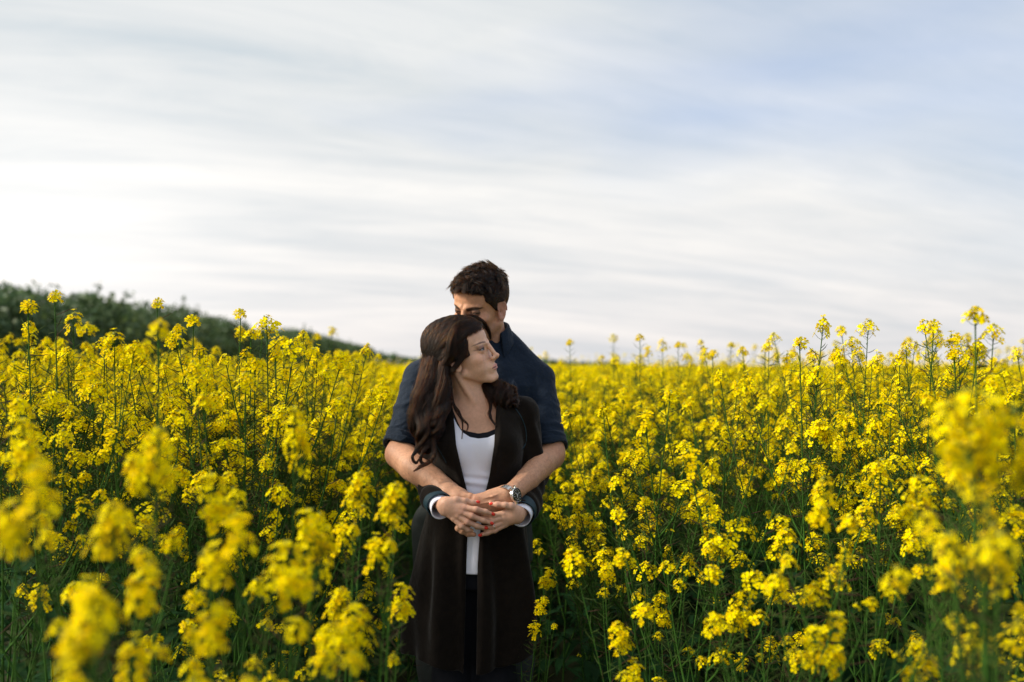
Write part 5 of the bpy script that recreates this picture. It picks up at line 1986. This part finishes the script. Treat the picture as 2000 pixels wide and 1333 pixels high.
def whole(spec, heads, lod, cut=None):
    """a whole plant as one mesh"""
    global NKIND
    parts = [(spec['stem'], Matrix()), (spec['pods'], Matrix()), (spec['leaves'], Matrix())]
    r = np.random.default_rng(spec['seed'] + 7)
    for p, d, s_ in spec['heads']:
        parts.append((heads[r.integers(0, len(heads))], head_matrix(p, d, s_ * .95, r.uniform(0, 6.28))))
    mats, Vs, Fs, Ms, n = [], [], [], [], 0
    for me, mx in parts:
        v = np.empty(len(me.vertices) * 3, np.float32); me.vertices.foreach_get('co', v); v = v.reshape(-1, 3)
        M = np.array(mx)
        v = v @ M[:3, :3].T + M[:3, 3]
        f = np.empty(len(me.polygons) * 3, np.int32); me.polygons.foreach_get('vertices', f); f = f.reshape(-1, 3)
        mi = np.empty(len(me.polygons), np.int32); me.polygons.foreach_get('material_index', mi)
        loc = []
        for m in me.materials:
            if m not in mats: mats.append(m)
            loc.append(mats.index(m))
        Vs.append(v); Fs.append(f + n); Ms.append(np.array(loc)[mi]); n += len(v)
    V = np.concatenate(Vs); F = np.concatenate(Fs); M = np.concatenate(Ms)
    V = V - [0, 0, spec['H']]                              # hung from its top, so that heights are simple
    if cut is not None:
        keep = V[F].min(1)[:, 2] > -cut
        F, M = F[keep], M[keep]
    me = mesh_np('rape_whole', V, F, mats, smooth=True, midx=M)
    o = bpy.data.objects.new('source_%02d' % NKIND, me); NKIND += 1
    src.objects.link(o)
    return o


for sp in SPECS[:10]: whole(sp, HEADS, 0)                    # 0..9 detailed
FARSPEC = [plant_spec(H, s_, 1.1, 0, 1) for H, s_ in ((1.3, 201), (1.36, 202), (1.28, 203))]
for sp in FARSPEC: whole(sp, FARHEADS, 1, .75)               # 10..12 lighter


def patch(seed, size, nh, scale):
    """a square of distant crop: tops only"""
    global NKIND
    r = np.random.default_rng(seed)
    Vs, Fs, Ms, n = [], [], [], 0
    for i in range(nh):
        me = FARHEADS[r.integers(0, 3)]
        v = np.empty(len(me.vertices) * 3, np.float32); me.vertices.foreach_get('co', v); v = v.reshape(-1, 3)
        mx = np.array(head_matrix((r.uniform(-size, size), r.uniform(-size, size), -abs(r.normal(0, .16)) + (r.uniform() < .04) * r.uniform(.05, .2)), (r.normal(0, .2), r.normal(0, .2), 1), scale * r.uniform(.8, 1.3), r.uniform(0, 6.28)))
        v = v @ mx[:3, :3].T + mx[:3, 3]
        f = np.empty(len(me.polygons) * 3, np.int32); me.polygons.foreach_get('vertices', f)
        Vs.append(v); Fs.append(f.reshape(-1, 3) + n); Ms.append(np.zeros(len(me.polygons), int)); n += len(v)
        b = mx[:3, 3]; g = Geo(); V, F = tube([b - [0, 0, .5], b], [.006, .003], 3, False); g.add(V, F)
        Vs.append(g.V[0]); Fs.append(g.F[0] + n); Ms.append(np.ones(len(g.F[0]), int)); n += len(g.V[0])
    me = mesh_np('crop_patch', np.concatenate(Vs), np.concatenate(Fs), [PETAL, STEM], midx=np.concatenate(Ms))
    o = bpy.data.objects.new('source_%02d' % NKIND, me); NKIND += 1
    src.objects.link(o)


for s_ in (301, 302): patch(s_, .7, 70, 1.3)                 # 13, 14
for s_ in (303, 304): patch(s_, 2.2, 150, 2.6)               # 15, 16

P, K, R_, S_ = [], [], [], []


def put(X, D, top, kind, rz, sc_):
    for a in range(len(X)):
        P.append((X[a], D[a] + CAM_Y, top[a])); K.append(kind[a]); R_.append(rz[a]); S_.append(sc_[a])


j = slice(NIND, None)
n = len(X1[j])
put(X1[j], D1_[j], top1[j], r5.integers(0, 8, n), r5.uniform(0, 6.28, n), r5.uniform(.88, 1.1, n))
X, Dd = scatter(4.6, 6.5, 8, 3)                              # close the gap behind the couple
ok = np.abs(X) < .8; X, Dd = X[ok], Dd[ok]; n = len(X)
put(X, Dd, canopy(X, Dd) + r5.normal(0, .05, n), r5.integers(0, 8, n), r5.uniform(0, 6.28, n), r5.uniform(.88, 1.1, n))
X, Dd = scatter(6.5, 13, 20, 4); n = len(X)
put(X, Dd, canopy(X, Dd) + r5.normal(0, .06, n) + (r5.uniform(size=n) < .12) * r5.uniform(.05, .28, n), np.where(r5.uniform(size=n) < .5, r5.integers(0, 10, n), r5.integers(10, 13, n)), r5.uniform(0, 6.28, n), r5.uniform(.88, 1.1, n))
X, Dd = scatter(13, 30, 9, 6)
inhedge = X < -12.4 - (Dd - 24) * .135 + 2.2
X, Dd = X[~inhedge], Dd[~inhedge]; n = len(X)
put(X, Dd, canopy(X, Dd) + r5.normal(0, .06, n) + (r5.uniform(size=n) < .10) * r5.uniform(.05, .3, n), r5.integers(10, 13, n), r5.uniform(0, 6.28, n), r5.uniform(.9, 1.2, n))
X, Dd = scatter(26, 75, .85, 7)
inhedge = X < -12.4 - (Dd - 24) * .135 + 2.2
X, Dd = X[~inhedge], Dd[~inhedge]; n = len(X)
put(X, Dd, np.full(n, 1.31) + r5.normal(0, .04, n), r5.integers(13, 15, n), r5.uniform(0, 6.28, n), r5.uniform(.9, 1.1, n))
X, Dd = scatter(70, 330, .055, 8)
inhedge = X < -12.4 - (Dd - 24) * .135 + 2.2
X, Dd = X[~inhedge], Dd[~inhedge]; n = len(X)
put(X, Dd, np.full(n, 1.33) + r5.normal(0, .03, n), r5.integers(15, 17, n), r5.uniform(0, 6.28, n), r5.uniform(.9, 1.1, n))
print('field points', len(P))

pm = bpy.data.meshes.new('field_points')
pm.vertices.add(len(P)); pm.vertices.foreach_set('co', np.array(P, np.float32).ravel())
for nm, ty, vals in (('kind_index', 'INT', K), ('turn', 'FLOAT', R_), ('size', 'FLOAT', S_)):
    a = pm.attributes.new(nm, ty, 'POINT'); a.data.foreach_set('value', np.array(vals, np.int32 if ty == 'INT' else np.float32))
field = obj('rapeseed_field', pm)
prop(field, kind='stuff')
gn = bpy.data.node_groups.new('set_out_plants', 'GeometryNodeTree')
gn.interface.new_socket('Geometry', in_out='INPUT', socket_type='NodeSocketGeometry')
gn.interface.new_socket('Geometry', in_out='OUTPUT', socket_type='NodeSocketGeometry')
N = gn.nodes
gi, go = N.new('NodeGroupInput'), N.new('NodeGroupOutput')
ci = N.new('GeometryNodeCollectionInfo'); ci.inputs['Collection'].default_value = src
ci.inputs['Separate Children'].default_value = True; ci.inputs['Reset Children'].default_value = True
ip = N.new('GeometryNodeInstanceOnPoints'); ip.inputs['Pick Instance'].default_value = True


def named(nm, ty):
    a = N.new('GeometryNodeInputNamedAttribute'); a.data_type = ty; a.inputs['Name'].default_value = nm
    return a.outputs['Attribute']


cx_ = N.new('ShaderNodeCombineXYZ')
Lk = gn.links.new
Lk(gi.outputs[0], ip.inputs['Points']); Lk(ci.outputs[0], ip.inputs['Instance'])
Lk(named('kind_index', 'INT'), ip.inputs['Instance Index'])
Lk(named('turn', 'FLOAT'), cx_.inputs[2]); Lk(cx_.outputs[0], ip.inputs['Rotation'])
Lk(named('size', 'FLOAT'), ip.inputs['Scale'])
Lk(ip.outputs[0], go.inputs[0])
md = field.modifiers.new('plants', 'NODES'); md.node_group = gn

# beyond the last plants the crop reads as one uneven sheet of flower
CROP = mat('distant_crop', (0.36, 0.29, 0.012), 0.8, 0.1, vary=(.9, 0.55, 1.35), bump=[(2.0, 0.3)])
ys = np.geomspace(24, 1500, 90); us = np.linspace(-1, 1, 81)
V = []
for D in ys:
    xl = max(-12.4 - (D - 24) * .135 + 1.5, -.62 * D); xr = .62 * D
    for u in us:
        x = xl + (xr - xl) * (u + 1) / 2
        V.append((x, D + CAM_Y, 1.17 + .06 * math.sin(x * 3.1 + D * 1.3) * math.sin(x * 1.3 - D * 2.1)))
n = len(us)
F = [(i * n + j, i * n + j + 1, (i + 1) * n + j + 1, (i + 1) * n + j) for i in range(len(ys) - 1) for j in range(n - 1)]
prop(obj('distant_crop', mesh_np('distant_crop', V, F, CROP)), kind='stuff')

# low green growth that hides the soil between the stems
r = np.random.default_rng(77)
g = Geo()
m = 5200
D = np.sqrt(r.uniform(.7 ** 2, 9 ** 2, m)); X = r.uniform(-.58, .58, m) * D
for i in range(m):
    el_, er_ = edges(D[i])
    inside = el_ < X[i] < er_
    hgt = (.02 if inside else r.uniform(.02, .55))
    if inside and r.uniform() < .4: continue
    rg = r
    leaf_geo(g, np.array([X[i], D[i] + CAM_Y, hgt]), r.uniform(0, 6.28), r.uniform(.08, .22), r.uniform(.012, .035), r.uniform(.1, .7), 0)
prop(obj('undergrowth', g.mesh('undergrowth', [LEAF])), kind='stuff')
